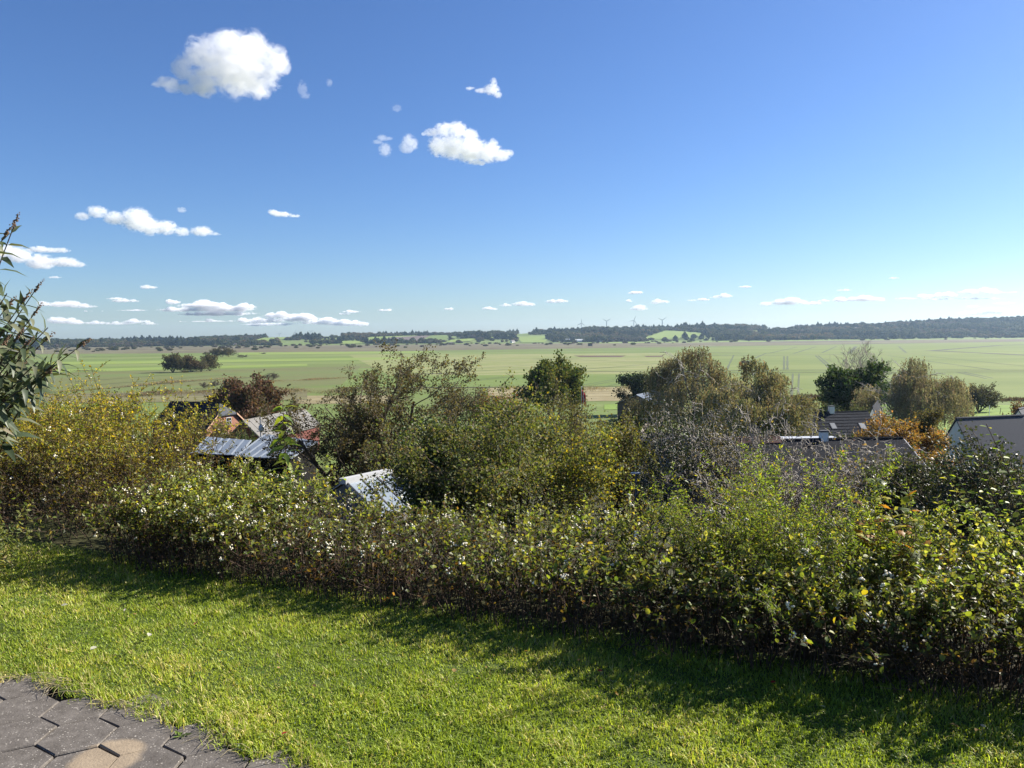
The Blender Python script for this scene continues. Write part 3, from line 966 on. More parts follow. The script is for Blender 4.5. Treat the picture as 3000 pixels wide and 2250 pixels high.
cloud('cloud', [(180, 938, 46, 11), (215, 943, 28, 8)], 'bright low cloud nearest the butterfly bush', CG, 5, 18)
cloud('cloud', [(280, 945, 34, 6), (350, 946, 44, 6), (400, 940, 36, 8), (440, 948, 26, 4)], 'row of low cloud between the bright low cloud and the cloud bank', CG, 4, 19)
cloud('cloud', [(505, 883, 20, 8), (540, 905, 74, 9), (600, 892, 64, 12), (650, 902, 84, 13), (720, 897, 32, 9), (640, 917, 105, 9)], 'upper part of the long cloud bank above the left ridge', CG, 11, 20, res=64)
cloud('cloud', [(760, 936, 64, 10), (820, 922, 44, 10), (880, 930, 54, 12), (950, 941, 64, 11), (1020, 945, 58, 10), (1060, 949, 22, 7), (800, 949, 86, 8), (600, 938, 90, 6)], 'lower part of the long cloud bank, reaching the middle', CG, 11, 21, res=64)
cloud('cloud', [(440, 840, 24, 7)], 'small grey cloud alone above the cloud bank', CG, 2.5, 22)
cloud('cloud', [(165, 812, 20, 4)], 'tiny grey cloud left of the long streaks', CG, 1.5, 23)
for k, (bl, lab) in enumerate([
        ([(1030, 912, 24, 5), (1010, 918, 16, 4)], 'small cloud above the right end of the cloud bank'),
        ([(1130, 908, 20, 4)], 'small flat cloud right of the cloud bank'),
        ([(1315, 904, 10, 5)], 'tiny round cloud in the middle above the ridge'),
        ([(1430, 902, 16, 5), (1446, 905, 12, 3)], 'faint small cloud left of the twin puffs'),
        ([(1482, 893, 18, 5), (1525, 889, 26, 8), (1552, 891, 16, 6)], 'white twin puffs low in the middle of the sky'),
        ([(1632, 880, 32, 7), (1620, 884, 20, 4)], 'white flat based cloud right of the twin puffs'),
        ([(1865, 855, 18, 6), (1852, 858, 12, 3)], 'small white cloud above the third wind turbine'),
        ([(1843, 881, 9, 4)], 'tiny white cloud just left above the third wind turbine'),
        ([(1873, 902, 24, 8)], 'white cloud directly over the third and fourth turbines'),
        ([(1935, 882, 24, 7), (1920, 887, 12, 4)], 'soft cloud above the rightmost turbine'),
        ([(2058, 877, 20, 4), (2030, 880, 16, 2)], 'thin small cloud right of the turbines'),
        ([(2118, 866, 26, 7), (2095, 870, 16, 4)], 'white hump of cloud right of the thin small cloud'),
        ([(2185, 840, 18, 3)], 'thin wisp above the white hump of cloud')]):
    cloud('cloud', bl, lab, CG, 3.5, 30 + k, res=46)
cloud('cloud', [(2245, 890, 20, 6), (2290, 884, 36, 10), (2330, 880, 34, 12), (2378, 886, 28, 8), (2415, 880, 24, 4)], 'left one of two low grey based clouds on the right', CG, 5, 50)
cloud('cloud', [(2470, 876, 26, 9), (2530, 872, 40, 12), (2572, 876, 20, 9)], 'right one of two low grey based clouds on the right', CG, 5, 51)
cloud('cloud', [(2475, 849, 22, 4)], 'small flat wisp above the two grey based clouds', CG, 2, 52, res=40)
cloud('cloud', [(2620, 814, 14, 3)], 'tiny wisp highest on the right', CG, 1.5, 53, res=40)
cloud('cloud', [(2660, 874, 32, 3)], 'thin streak of cloud left of the long white cloud at the right', CG, 2, 54, res=40)
cloud('cloud', [(2720, 866, 30, 9), (2775, 862, 36, 9), (2830, 854, 30, 8), (2885, 852, 42, 9), (2955, 856, 52, 5), (2740, 875, 46, 5), (2850, 874, 78, 5), (3040, 854, 40, 5)], 'long white cloud at the right edge', CG, 4, 55, res=64)
cloud('cloud', [(2860, 916, 42, 9), (2910, 910, 42, 11), (2950, 919, 24, 6)], 'low white cloud just over the ridge at the right edge', CG, 4, 56)
cloud('cloud', [(2845, 897, 20, 4)], 'tiny flat cloud above the low white cloud at the right', CG, 2, 57, res=40)
cloud('cloud', [(2945, 888, 30, 3)], 'thin flat streak above the low white cloud at the right', CG, 2, 58, res=40)

# ------------------------------------------------------------------ trees out in the valley
C_AUT = [(0.075, 0.07, 0.03), (0.1, 0.08, 0.035), (0.06, 0.06, 0.028)]
def valley_tree(px, top, bottom, halfw, seed, label, cols=C_AUT, name='field_tree', n=2600, cat='tree', stems=5, group=None, leaf=None, bark=None):
    g = PG(px, bottom)
    k = g[1] / FPX
    H = (bottom - top) * k
    Q = dict(Q_SHRUB, rmin=0.035 * max(1, g[1] / 400))
    return make_tree(name, label, cat, g, H, halfw * k, seed, Q, trunk_r=0.02 * H, nleaf=n, leaf=leaf or 0.075 * H, cols=cols, wts=[1] * len(cols),
                     stems=stems, lean=0.35, scatter=0.05 * H, lvls=(1, 2), group=group, sides=(4, 3, 3), bark=bark)
g1 = 'trees of the copse in the left field'
valley_tree(507, 1038, 1091, 24, 101, 'tallest round tree at the left end of the field copse', group=g1, n=3200)
valley_tree(537, 1046, 1091, 18, 102, 'second tree of the field copse, between taller neighbours', group=g1)
valley_tree(562, 1043, 1090, 22, 103, 'middle reddish brown tree of the field copse', [(0.1, 0.065, 0.035), (0.08, 0.06, 0.03)], group=g1, n=3000)
valley_tree(590, 1050, 1089, 18, 104, 'low pale tree right of the middle of the field copse', [(0.11, 0.095, 0.05), (0.08, 0.075, 0.04)], group=g1)
valley_tree(615, 1040, 1086, 19, 105, 'dense dark tree at the right end of the field copse', group=g1, n=3000)
g2 = 'trees of the farther copse in the left field'
valley_tree(628, 1020, 1046, 20, 106, 'left tree of the farther copse behind the field copse', group=g2)
valley_tree(650, 1018, 1046, 20, 107, 'middle tree of the farther copse behind the field copse', group=g2)
valley_tree(670, 1021, 1045, 16, 108, 'right tree of the farther copse behind the field copse', group=g2)
valley_tree(710, 1038, 1048, 12, 109, 'small bush right of the farther copse', n=900, name='field_bush', cat='bush')
valley_tree(800, 1092, 1113, 16, 110, 'grey bush alone in the olive field', [(0.08, 0.07, 0.05)], n=1300, name='field_bush', cat='bush')
valley_tree(770, 1033, 1037, 9, 111, 'tiny bush at the far end of the left field', n=400, name='field_bush', cat='bush')
valley_tree(630, 1115, 1133, 11, 112, 'dark bush left of the purple beech', [(0.06, 0.05, 0.045)], n=1000, name='field_bush', cat='bush')
valley_tree(600, 1120, 1139, 13, 113, 'olive bush further left of the purple beech', [(0.07, 0.065, 0.04)], n=1000, name='field_bush', cat='bush')
b = PG(250, 1088)
t = thing('brushwood_pile', 'low dark heap of brushwood lying in the left field', 'brushwood', b)
rng = R(5)
mb = MB()
for k in range(260):
    p = np.array([rng.normal(0, 6.5), rng.normal(0, 1.6), rng.uniform(0.0, 1.0)])
    d = rand_dirs(rng, 1)[0] * np.array([1, 1, 0.35]) * rng.uniform(0.8, 2.5)
    mb.tube([p, p + d], [0.09, 0.04], 3)
stuff(mb.build('branches', BARK, t))

# reeds along the field ditches
def reed_tufts(name, pxs, n, h, seed, label, cols, spread=2.0):
    rng = R(seed)
    pts = np.array([PG(*p) for p in pxs])
    sg = rng.integers(0, len(pts) - 1, n)
    f = rng.random(n)[:, None]
    pos = pts[sg] * (1 - f) + pts[sg + 1] * f
    pos[:, 0] += rng.normal(0, spread, n)
    pos[:, 1] += rng.normal(0, spread, n)
    pos[:, 2] = ground_z(pos[:, 0], pos[:, 1])
    clump = 0.55 + 0.45 * np.sin(pos[:, 0] * 0.21 + seed) * np.sin(pos[:, 0] * 0.083)
    ax = unit(np.column_stack([rng.normal(0, 0.25, n), rng.normal(0, 0.25, n), np.ones(n)]))
    L = h * rng.uniform(0.6, 1.2, n) * np.clip(clump, 0.15, 1)
    me = leaf_mesh(name, pos, ax, rand_dirs(rng, n), L, np.maximum(0.16, L * 0.2), T_DIAMOND, palette(rng, n, cols, [1] * len(cols)))
    return tag(stuff(link(name, me, None, LEAF_FAR)), label, 'reeds')
C_DRY = [(0.33, 0.27, 0.16), (0.24, 0.2, 0.11), (0.28, 0.25, 0.17)]
reed_tufts('reeds', [(130, 1150), (300, 1140), (430, 1127), (560, 1117), (720, 1105)], 2600, 1.7, 1, 'dry pale reeds along the ditch in the left field', C_DRY)
reed_tufts('reeds', [(780, 1118), (900, 1114), (1000, 1108)], 1500, 1.5, 2, 'dry pale reeds beside the grey bush', C_DRY)
reed_tufts('reeds', [(350, 1162), (600, 1148), (760, 1145), (1000, 1150)], 4200, 2.0, 3, 'brown reeds and weeds behind the brick house', [(0.19, 0.145, 0.09), (0.27, 0.21, 0.13), (0.15, 0.14, 0.07)], 7)
reed_tufts('reeds', [(1470, 1135), (1700, 1140), (1960, 1138)], 3800, 1.6, 4, 'tan dry grass between the village and the green strip', C_DRY, 9)
reed_tufts('reeds', [(2290, 1168), (2500, 1172), (2800, 1176), (3100, 1174)], 5200, 2.6, 5, 'dark reddish hedge bank along the near edge of the right field', [(0.09, 0.06, 0.045), (0.07, 0.065, 0.035), (0.12, 0.085, 0.06)], 3)

# ------------------------------------------------------------------ houses of the village
M_DKTILE = mat_plain('dark_tile', (0.035, 0.038, 0.045), (0.022, 0.024, 0.03), scale=3, rough=0.9, spec=0.06)
M_SLATE = mat_plain('slate', (0.075, 0.082, 0.095), (0.05, 0.055, 0.066), scale=5, rough=0.85, spec=0.12, stretch=(3, 3, 0.4))
M_BRICK = mat_plain('brick_red', (0.27, 0.13, 0.085), (0.2, 0.085, 0.055), scale=4, rough=0.85, bump=0.3)
M_BRICKP = mat_plain('brick_pale', (0.5, 0.33, 0.22), (0.4, 0.24, 0.15), scale=4, rough=0.85)
M_REDWOOD = mat_plain('red_wood', (0.12, 0.03, 0.022), (0.08, 0.021, 0.016), scale=6, rough=0.8, stretch=(4, 4, 0.5))
M_FIBRE = mat_plain('fibre_cement', (0.155, 0.15, 0.14), (0.11, 0.105, 0.1), scale=2.5, rough=0.85, bump=0.2)
M_LIME = mat_plain('limewash', (0.78, 0.77, 0.74), (0.66, 0.66, 0.63), scale=1.5, rough=0.85)
M_DARKWOOD = mat_plain('dark_wood', (0.13, 0.095, 0.07), (0.08, 0.06, 0.045), scale=3, rough=0.85)
M_NAVY = mat_plain('navy_board', (0.03, 0.04, 0.06), (0.02, 0.027, 0.042), scale=8, rough=0.7, stretch=(6, 6, 0.6))
M_FELT = mat_plain('roof_felt', (0.03, 0.031, 0.035), (0.02, 0.021, 0.025), scale=3, rough=0.95, spec=0.04)
M_RUST = mat_plain('red_brown_trim', (0.14, 0.05, 0.035), (0.09, 0.035, 0.025), scale=5, rough=0.75)
M_ZINC = mat_plain('blue_grey_sheet', (0.11, 0.132, 0.165), (0.085, 0.105, 0.135), scale=1.2, rough=0.5, spec=0.3)
M_TRIM = mat_plain('white_trim', (0.43, 0.44, 0.45), (0.36, 0.37, 0.38), scale=5, rough=0.4)

M_TAR = mat_plain('tarred_board', (0.014, 0.013, 0.012), (0.009, 0.009, 0.009), scale=5, rough=0.9, spec=0.05)
M_BATTEN = mat_plain('pale_batten', (0.21, 0.235, 0.27), (0.17, 0.195, 0.225), scale=4, rough=0.6, spec=0.2)

class House:
    """gabled house from its two ridge ends"""
    def __init__(self, name, label, cat, A, B, hw, drop, wallm, roofm, over=0.35, thick=0.16, hip=0.0, courses=0):
        A, B = np.array(A, float), np.array(B, float)
        B[2] = A[2]
        self.L = np.hypot(*(B - A)[:2])
        self.t = np.array([*((B - A)[:2] / self.L), 0])
        n = np.array([self.t[1], -self.t[0], 0])
        if n[1] > 0:
            n = -n
        self.n = n                                  # towards the camera
        self.A, self.hw, self.drop = A, hw, drop
        mid = (A + B) / 2
        gz = min(float(ground_z(*(mid + s * n * hw)[:2])) for s in (-1, 1)) - 0.2
        self.gz = gz
        self.root = thing(name, label, cat, (mid[0], mid[1], gz))
        self.mid, self.over = mid, over
        up = np.array([0, 0, 1.0])
        L2 = self.L / 2
        e = A[2] - drop
        c = lambda s, k, z: self.t * (s * L2) + n * (k * hw) + up * (z - gz)
        e_ = e - 0.02
        pk = A[2] - 0.05
        V = [c(-1, 1, gz), c(1, 1, gz), c(1, -1, gz), c(-1, -1, gz), c(-1, 1, e_), c(1, 1, e_), c(1, -1, e_), c(-1, -1, e_), c(-1, 0, pk)]
        faces4, faces5 = [[0, 1, 5, 4], [2, 3, 7, 6]], [[3, 0, 4, 8, 7]]
        if hip:
            zi = A[2] - drop * hip - 0.08
            V += [c(1, hip, zi), c(1, -hip, zi)]
            MB().add(V, [faces4, faces5, [[1, 2, 6, 10, 9, 5]]]).build('wall', wallm, self.root)
        else:
            V += [c(1, 0, pk)]
            MB().add(V, [faces4, faces5 + [[1, 2, 6, 9, 5]]]).build('wall', wallm, self.root)
        o = over
        sl = drop / hw
        def pt(s, k, extra=0.0):                    # s along ridge (metres from middle), k metres down-slope sideways
            return self.t * s + n * k + up * (A[2] - abs(k) * sl + extra - gz)
        for sg in (1, -1):
            mb = MB()
            w = (hw + o) * sg
            if hip:
                hk = hw * hip * sg
                hl = L2 - hw * hip * 0.55
                q = [pt(-L2 - o, 0), pt(hl, 0), pt(L2 + o, hk), pt(L2 + o, w), pt(-L2 - o, w)]
                q2 = [x + up * thick for x in q]
                mb.add(q + q2, [[[0, 1, 2, 3, 4], [9, 8, 7, 6, 5]], [[0, 5, 6, 1], [1, 6, 7, 2], [2, 7, 8, 3], [3, 8, 9, 4], [4, 9, 5, 0]]])
            else:
                mb.hexa([pt(-L2 - o, 0), pt(L2 + o, 0), pt(L2 + o, w), pt(-L2 - o, w)], up * thick)
            ob = mb.build('roof_slope', roofm, self.root)
            if courses:
                for j in range(courses):            # courses of tiles, each a lap proud of the next
                    k0 = w * (j + 0.1) / courses
                    k1 = w * (j + 1.0) / courses
                    e0 = (hl - 0.1) if hip else L2 + o
                    m2 = MB()
                    m2.hexa([pt(-L2 - o, k0, thick + 0.005), pt(e0, k0, thick + 0.005), pt(e0, k1, thick + 0.045), pt(-L2 - o, k1, thick + 0.045)], up * 0.02)
                    m2.build('tile_course', roofm, ob)
        if hip:
            hl = L2 - hw * hip * 0.55
            q = [pt(hl, 0), pt(L2 + o, hw * hip), pt(L2 + o, -hw * hip)]
            q2 = [x + up * thick * 1.05 for x in q]
            MB().add(q + q2, [[[0, 2, 1], [3, 4, 5]], [[0, 1, 4, 3], [1, 2, 5, 4], [2, 0, 3, 5]]]).build('half_hip', M_SLATE, self.root)
        mb = MB()
        mb.tube([pt(-L2 - o, 0, thick), pt((L2 - hw * hip * 0.55) if hip else L2 + o, 0, thick)], 0.11, 6)
        mb.build('ridge_cap', roofm, self.root)
        self.pt = pt
    def chimney(self, f, w=0.66, h=0.95, mat=None, down=0.55):
        s = (f - 0.5) * self.L
        p = self.pt(s, 0)
        rz = math.atan2(self.t[1], self.t[0])
        ob = MB().box(p + np.array([0, 0, (h - down) / 2]), (w, w * 0.9, h + down), rz).build('chimney', mat or M_LIME, self.root)
        MB().box(p + np.array([0, 0, h + 0.04]), (w + 0.12, w + 0.02, 0.09), rz).build('chimney_cap', M_SLATE, ob)
        return ob
    def skylight(self, f, k, w=0.8, h=1.1):
        s = (f - 0.5) * self.L
        q = [self.pt(s - w / 2, k, 0.2), self.pt(s + w / 2, k, 0.2), self.pt(s + w / 2, k + h * 0.8, 0.2), self.pt(s - w / 2, k + h * 0.8, 0.2)]
        ob = MB().hexa(q, (0, 0, 0.06)).build('skylight', M_SLATE, self.root)
        c = sum(q) / 4
        MB().hexa([c + (x - c) * 0.84 + np.array([0, 0, 0.063]) for x in q], (0, 0, 0.01)).build('pane', M_ZINC, ob)
    def gable_window(self, s, k, z, w, h, bars=True):
        """window in the gable at end s (+1/-1), k metres towards the camera side, z above base"""
        c = self.t * (s * self.L / 2 + s * 0.03) + self.n * k + np.array([0, 0, z])
        rz = math.atan2(self.n[1], self.n[0])
        ob = MB().box(c, (w + 0.16, 0.1, h + 0.16), rz).build('window', M_TRIM, self.root)
        MB().box(c + self.t * s * 0.03, (w, 0.08, h), rz).build('pane', M_WINDOW, ob)
        if bars:
            MB().box(c + self.t * s * 0.05, (0.05, 0.08, h), rz).build('glazing_bar', M_TRIM, ob)
            MB().box(c + self.t * s * 0.052, (w, 0.08, 0.05), rz).build('glazing_bar', M_TRIM, ob)
    def bargeboard(self, s, mat, sides=(1, -1), frm=0.0, w=0.22):
        for sg in sides:
            e = s * (self.L / 2 + self.over + 0.02)
            a, b = self.pt(e, sg * frm * self.hw, 0.03), self.pt(e, sg * (self.hw + self.over), 0.03)
            MB().hexa([a, b, b + np.array([0, 0, w]), a + np.array([0, 0, w])], self.t * s * 0.05).build('bargeboard', mat, self.root)

# red brick house on the left
A = P(505, 1180, 111)
B = P(660, 1179, 107)
h = House('brick_house', 'red brick house with black tiled roof and half hipped sunlit gable, left', 'house', A, B, 3.6, 3.0, M_BRICK, M_DKTILE, hip=0.5, courses=10, over=0.3)
h.bargeboard(1, M_BRICKP, (1, -1), 0.5)
h.gable_window(1, 0.2, h.A[2] - h.gz - 4.6, 1.0, 1.2)
h.gable_window(1, -0.5, h.A[2] - h.gz - 2.35, 0.8, 0.9)
# grey fibre cement barn
A = P(714, 1236, 104)
B = P(889, 1200, 121)
h = House('red_barn', 'dark red wooden barn with grey corrugated roof behind the metal roofs', 'barn', A, B, 2.6, 2.35, M_REDWOOD, M_FIBRE, over=0.25)
for k in range(13):
    s0 = -h.L / 2 - 0.2 + k * (h.L + 0.4) / 13
    s1 = s0 + (h.L + 0.4) / 13 - 0.12
    MB().hexa([h.pt(s0, 0.1, 0.17), h.pt(s1, 0.1, 0.17), h.pt(s1, h.hw + 0.3, 0.17), h.pt(s0, h.hw + 0.3, 0.17)], (0, 0, 0.06)).build('roof_sheet', M_FIBRE, h.root)
# TV aerial with dish
b = P(764, 1288, 46)
t = thing('tv_aerial', 'television aerial pole with crossbars and small white dish before the grey roof', 'aerial', (b[0], b[1], float(ground_z(b[0], b[1]))))
zt = P(762, 1221, 46)[2] - t.location.z
MB().tube([(0, 0, 0), (0, 0, zt)], 0.035, 6).build('pole', M_ZINC, t)
za = P(763, 1263, 46)[2] - t.location.z
MB().box((0.02, 0, za), (0.5, 0.05, 0.05)).build('crossbar', M_TRIM, t)
MB().box((0.35, -0.05, P(763, 1236, 46)[2] - t.location.z), (0.55, 0.04, 0.03)).build('crossbar', M_FIBRE, t)
V = IV1 * np.array([0.22, 0.06, 0.26]) + np.array([0.1, -0.1, za + 0.2])
MB().add(V, [IF1]).build('dish', M_TRIM, t, True)

# low pale metal roofs
def sheet_roof(label, corners, nb, gz_off=0.0):
    """corners: lower-left, lower-right, upper-right, upper-left of one roof plane; battens run lower -> upper"""
    c = [np.array(x) for x in corners]
    mid = sum(c) / 4
    gz = float(ground_z(mid[0], mid[1]))
    root = thing('metal_roofed_shed', label, 'shed', (mid[0], mid[1], gz))
    o = np.array([mid[0], mid[1], gz])
    c = [x - o for x in c]
    up = np.array([0, 0, 1.0])
    for k in range(nb):
        f0, f1 = k / nb, (k + 1) / nb
        lo0, lo1 = c[0] + (c[1] - c[0]) * f0, c[0] + (c[1] - c[0]) * (f1 - 0.01)
        hi0, hi1 = c[3] + (c[2] - c[3]) * f0, c[3] + (c[2] - c[3]) * (f1 - 0.01)
        MB().hexa([lo0, lo1, hi1, hi0], up * 0.04).build('roof_sheet', M_ZINC, root)
    for k in range(nb + 1):
        lo, hi = c[0] + (c[1] - c[0]) * k / nb, c[3] + (c[2] - c[3]) * k / nb
        w = unit(c[1] - c[0]) * 0.035
        MB().hexa([lo - w, lo + w, hi + w, hi - w], up * 0.055).build('batten', M_BATTEN, root)
    e = unit(c[3] - c[0])
    MB().hexa([c[3], c[2], c[2] + e * 0.12, c[3] + e * 0.12], -up * 0.35).build('fascia', M_NAVY, root)
    mb = MB()
    base = [x * np.array([1, 1, 0]) - up * 0.3 for x in c]
    top = [x - up * 0.08 for x in c]
    s = 0.94
    cc = sum(base) / 4
    base = [cc * np.array([1, 1, 0]) + (x - cc) * s + up * (x - cc)[2] * (1 - s) for x in base]
    ct = sum(top) / 4
    top = [ct + (x - ct) * s for x in top]
    mb.add(base + top, [[[0, 1, 5, 4], [1, 2, 6, 5], [2, 3, 7, 6], [3, 0, 4, 7]]])
    mb.build('wall', M_TAR, root)
    return root
sheet_roof('low shed with pale blue metal roof and white battens, left of the two', [P(560, 1330, 33.5), P(700, 1336, 34.0), P(735, 1292, 38.2), P(610, 1282, 38.0)], 6)
sheet_roof('raised shed with pale blue metal roof, right of the two behind the sapling', [P(690, 1340, 33.6), P(850, 1346, 34.2), P(930, 1294, 38.4), P(778, 1274, 38.2)], 7)
# dark corrugated lean-to left of them
sheet = [P(540, 1284, 41), P(650, 1284, 41.5), P(660, 1276, 44), P(560, 1276, 44)]
# greenhouse
GA, GB = P(1009, 1413, 23.2), P(1135, 1386, 24.7)
h = House('greenhouse', 'small white greenhouse with pale panelled roof behind the hedge', 'greenhouse', GA, GB, 1.45, 0.85, M_FIBRE, M_TRIM, over=0.06, thick=0.03)
M_POLY = mat_plain('polycarbonate', (0.2, 0.235, 0.28), (0.16, 0.195, 0.23), scale=2, rough=0.35, spec=0.5)
for sg in (1, -1):
    for k in range(3):
        s0 = -h.L / 2 + k * h.L / 3 + 0.03
        s1 = s0 + h.L / 3 - 0.06
        MB().hexa([h.pt(s0, sg * 0.14, 0.045), h.pt(s1, sg * 0.14, 0.045), h.pt(s1, sg * 1.46, 0.045), h.pt(s0, sg * 1.46, 0.045)], (0, 0, 0.012)).build('roof_pane', M_POLY, h.root)
    for k in range(4):
        s0 = -h.L / 2 + k * h.L / 3
        MB().tube([h.pt(s0, sg * 0.1, 0.07), h.pt(s0, sg * 1.5, 0.07)], 0.028, 4).build('rafter', M_FIBRE if k in (1, 2) else M_SLATE, h.root)
MB().hexa([h.pt(-h.L / 2 - .08, 0.15, 0.05), h.pt(h.L / 2 + .08, 0.15, 0.05), h.pt(h.L / 2 + .08, -0.15, 0.05), h.pt(-h.L / 2 - .08, -0.15, 0.05)], (0, 0, 0.16)).build('ridge_beam', M_TRIM, h.root)
h.gable_window(1, 0.6, 1.2, 0.55, 0.8)
# dark roofed house with two white chimneys
A, B = P(2205, 1216, 104), P(2534, 1217, 106)
h = House('dark_roofed_house', 'long dark tiled roof with two white chimneys below the green tree', 'house', A, B, 4.2, 3.6, M_LIME, M_DKTILE, courses=11)
h.chimney(0.365)
h.chimney(0.695)
h.skylight(0.645, 1.6)
h.skylight(0.90, 1.7, 0.9, 1.2)
# white gable right of it
A, B = P(2556, 1196, 112), P(2572, 1190, 122)
h = House('white_gabled_house', 'tall narrow white gable showing between the dark roof and the weeping birch', 'house', A, B, 0.95, 2.6, M_LIME, M_DKTILE, over=0.05)
# near bungalow with dark roof
A, B = P(1985, 1304, 45), P(2632, 1316, 46)
h = House('bungalow', 'near bungalow with long dark roof and red brown ridge behind the bare twigs', 'house', A, B, 3.6, 2.0, M_BRICK, M_FELT, over=0.25)
h.bargeboard(1, M_TRIM, (1,), 0.0, 0.12)
MB().hexa([h.pt(-h.L / 2, 0.3, 0.18), h.pt(-h.L / 2 + 6.2, 0.3, 0.18), h.pt(-h.L / 2 + 6.2, -0.02, 0.4), h.pt(-h.L / 2, -0.02, 0.4)], (0, 0, 0.05)).build('ridge_board', M_RUST, h.root)
h.chimney(0.655, 0.42, 0.62, M_LIME, 0.5)
# white parapet building just behind it
A, B = P(2290, 1284, 56), P(2455, 1284, 56.5)
c = (A + B) / 2
gz = float(ground_z(c[0], c[1]))
t = thing('white_annex', 'white rendered annex wall showing above the bungalow ridge', 'building', (c[0], c[1], gz))
ln = np.hypot(*(B - A)[:2])
MB().box((0, 0, (c[2] - gz) / 2 - 0.2), (ln, 3.0, c[2] - gz - 0.4)).build('wall', M_LIME, t)
MB().box((0, 0, c[2] - gz - 0.13), (ln + 0.2, 3.2, 0.14)).build('coping', M_TRIM, t)
for x in (0.15, 1.15):
    MB().box((x, -1.51, c[2] - gz - 0.6), (0.5, 0.06, 0.25)).build('vent', M_WINDOW, t)
# navy boarded shed
q = [P(1890, 1296, 34), P(2010, 1300, 35.5)]
c = (q[0] + q[1]) / 2
gz = float(ground_z(c[0], c[1]))
t = thing('boarded_shed', 'dark navy shed of vertical boards right of the golden bush', 'shed', (c[0], c[1], gz))
dv = q[1] - q[0]
dv[2] = 0
ln = np.hypot(*dv[:2])
dv /= ln
nb = 13
rng = R(9)
hh = c[2] - gz
for k in range(nb):
    p = dv * (-ln / 2 + (k + 0.5) * ln / nb)
    MB().box(p + np.array([0, -0.02 * (k % 2), hh / 2]), (ln / nb - 0.012, 0.05, hh), math.atan2(dv[1], dv[0])).build('board', M_NAVY, t)
MB().box((0, 1.2, hh / 2 - 0.1), (ln - 0.1, 2.2, hh - 0.2), math.atan2(dv[1], dv[0])).build('wall', M_NAVY, t)
MB().box((0, 1.1, hh + 0.06), (ln + 0.25, 2.7, 0.1), math.atan2(dv[1], dv[0])).build('roof', M_FELT, t)
# barn in the middle distance
A, B = P(1866, 1158, 204), P(1920, 1157, 216)
h = House('field_barn', 'dark barn with blue grey gable roof before the dark conifer', 'barn', A, B, 5.6, 2.35, M_DARKWOOD, M_ZINC, over=0.5)
MB().box(h.t * (-h.L / 2 - 0.35) + h.n * 0.2 + np.array([0, 0, 1.1]), (6.5, 0.4, 2.2), math.atan2(h.n[1], h.n[0])).build('door', M_BRICKP, h.root)
# right hand white gabled house
A, B = P(2803, 1230, 74), P(2996, 1233, 76)
h = House('white_gabled_house', 'white gabled house with slate grey roof at the right', 'house', A, B, 2.7, 4.0, M_LIME, M_SLATE, over=0.12)
A, B = P(2984, 1203, 84), P(3060, 1203, 92)
h = House('white_gabled_house', 'second white gable cut by the right edge of the picture', 'house', A, B, 2.4, 3.8, M_LIME, M_SLATE, over=0.12)
# left low roof glimpsed behind the yellow shrub
A, B = P(235, 1199, 100), P(300, 1199, 100)
h = House('dark_roofed_house', 'low dark roof glimpsed behind the shrubs at the left', 'house', A, B, 3.0, 2.4, M_BRICK, M_DKTILE)

# drive, clipped hedges
M_GRAVEL = mat_plain('gravel', (0.33, 0.28, 0.25), (0.24, 0.2, 0.18), scale=2, rough=0.95)
fq('driveway', [(1890, 1222), (1940, 1222), (1932, 1290), (1872, 1290)], M_GRAVEL, 0.14, 6, 10)
fq('verge', [(1850, 1232), (1890, 1222), (1880, 1262), (1835, 1285)], M_PADDOCK, 0.12)
def clipped_hedge(label, a, b, w, hgt, seed):
    rng = R(seed)
    A, B = PG(*a), PG(*b)
    d = B - A
    ln = np.hypot(*d[:2])
    t = np.array([d[0], d[1], 0]) / ln
    nn = np.array([-t[1], t[0], 0])
    root = thing('clipped_hedge', label, 'hedge', A)
    n = 5200
    s, k, z = rng.random(n) * ln, rng.uniform(-1, 1, n), rng.random(n) ** 0.7
    face = rng.integers(0, 3, n)
    k = np.where(face == 0, np.sign(k), k)
    z = np.where(face == 1, 1.0, z)
    pos = t * s[:, None] + nn * (k * w / 2)[:, None] + np.array([0, 0, 1]) * (z * hgt)[:, None] + np.array([0, 0, 1]) * (d[2] * s / ln)[:, None]
    pos += rng.normal(0, 0.05, (n, 3))
    me = leaf_mesh('foliage', pos, rand_dirs(rng, n), rand_dirs(rng, n), 0.22, 0.18, T_DIAMOND, palette(rng, n, [(0.13, 0.17, 0.035), (0.17, 0.19, 0.05)], [1, 1]))
    stuff(link('foliage', me, root, LEAF_FAR))
    mb = MB()
    q = np.array([t * 0 + nn * w * .42, t * ln + nn * w * .42 + np.array([0, 0, d[2]]), t * ln - nn * w * .42 + np.array([0, 0, d[2]]), -nn * w * .42])
    mb.hexa(q, (0, 0, hgt * 0.94))
    mb.build('core', mat_plain('hedge_core', (0.08, 0.11, 0.03), (0.05, 0.07, 0.02), scale=3), root)
clipped_hedge('clipped bright green hedge bordering the left of the drive', (1852, 1262), (1892, 1228), 2.2, 2.0, 61)
clipped_hedge('short block of clipped hedge right of the drive', (1912, 1292), (1920, 1272), 2.4, 1.6, 62)

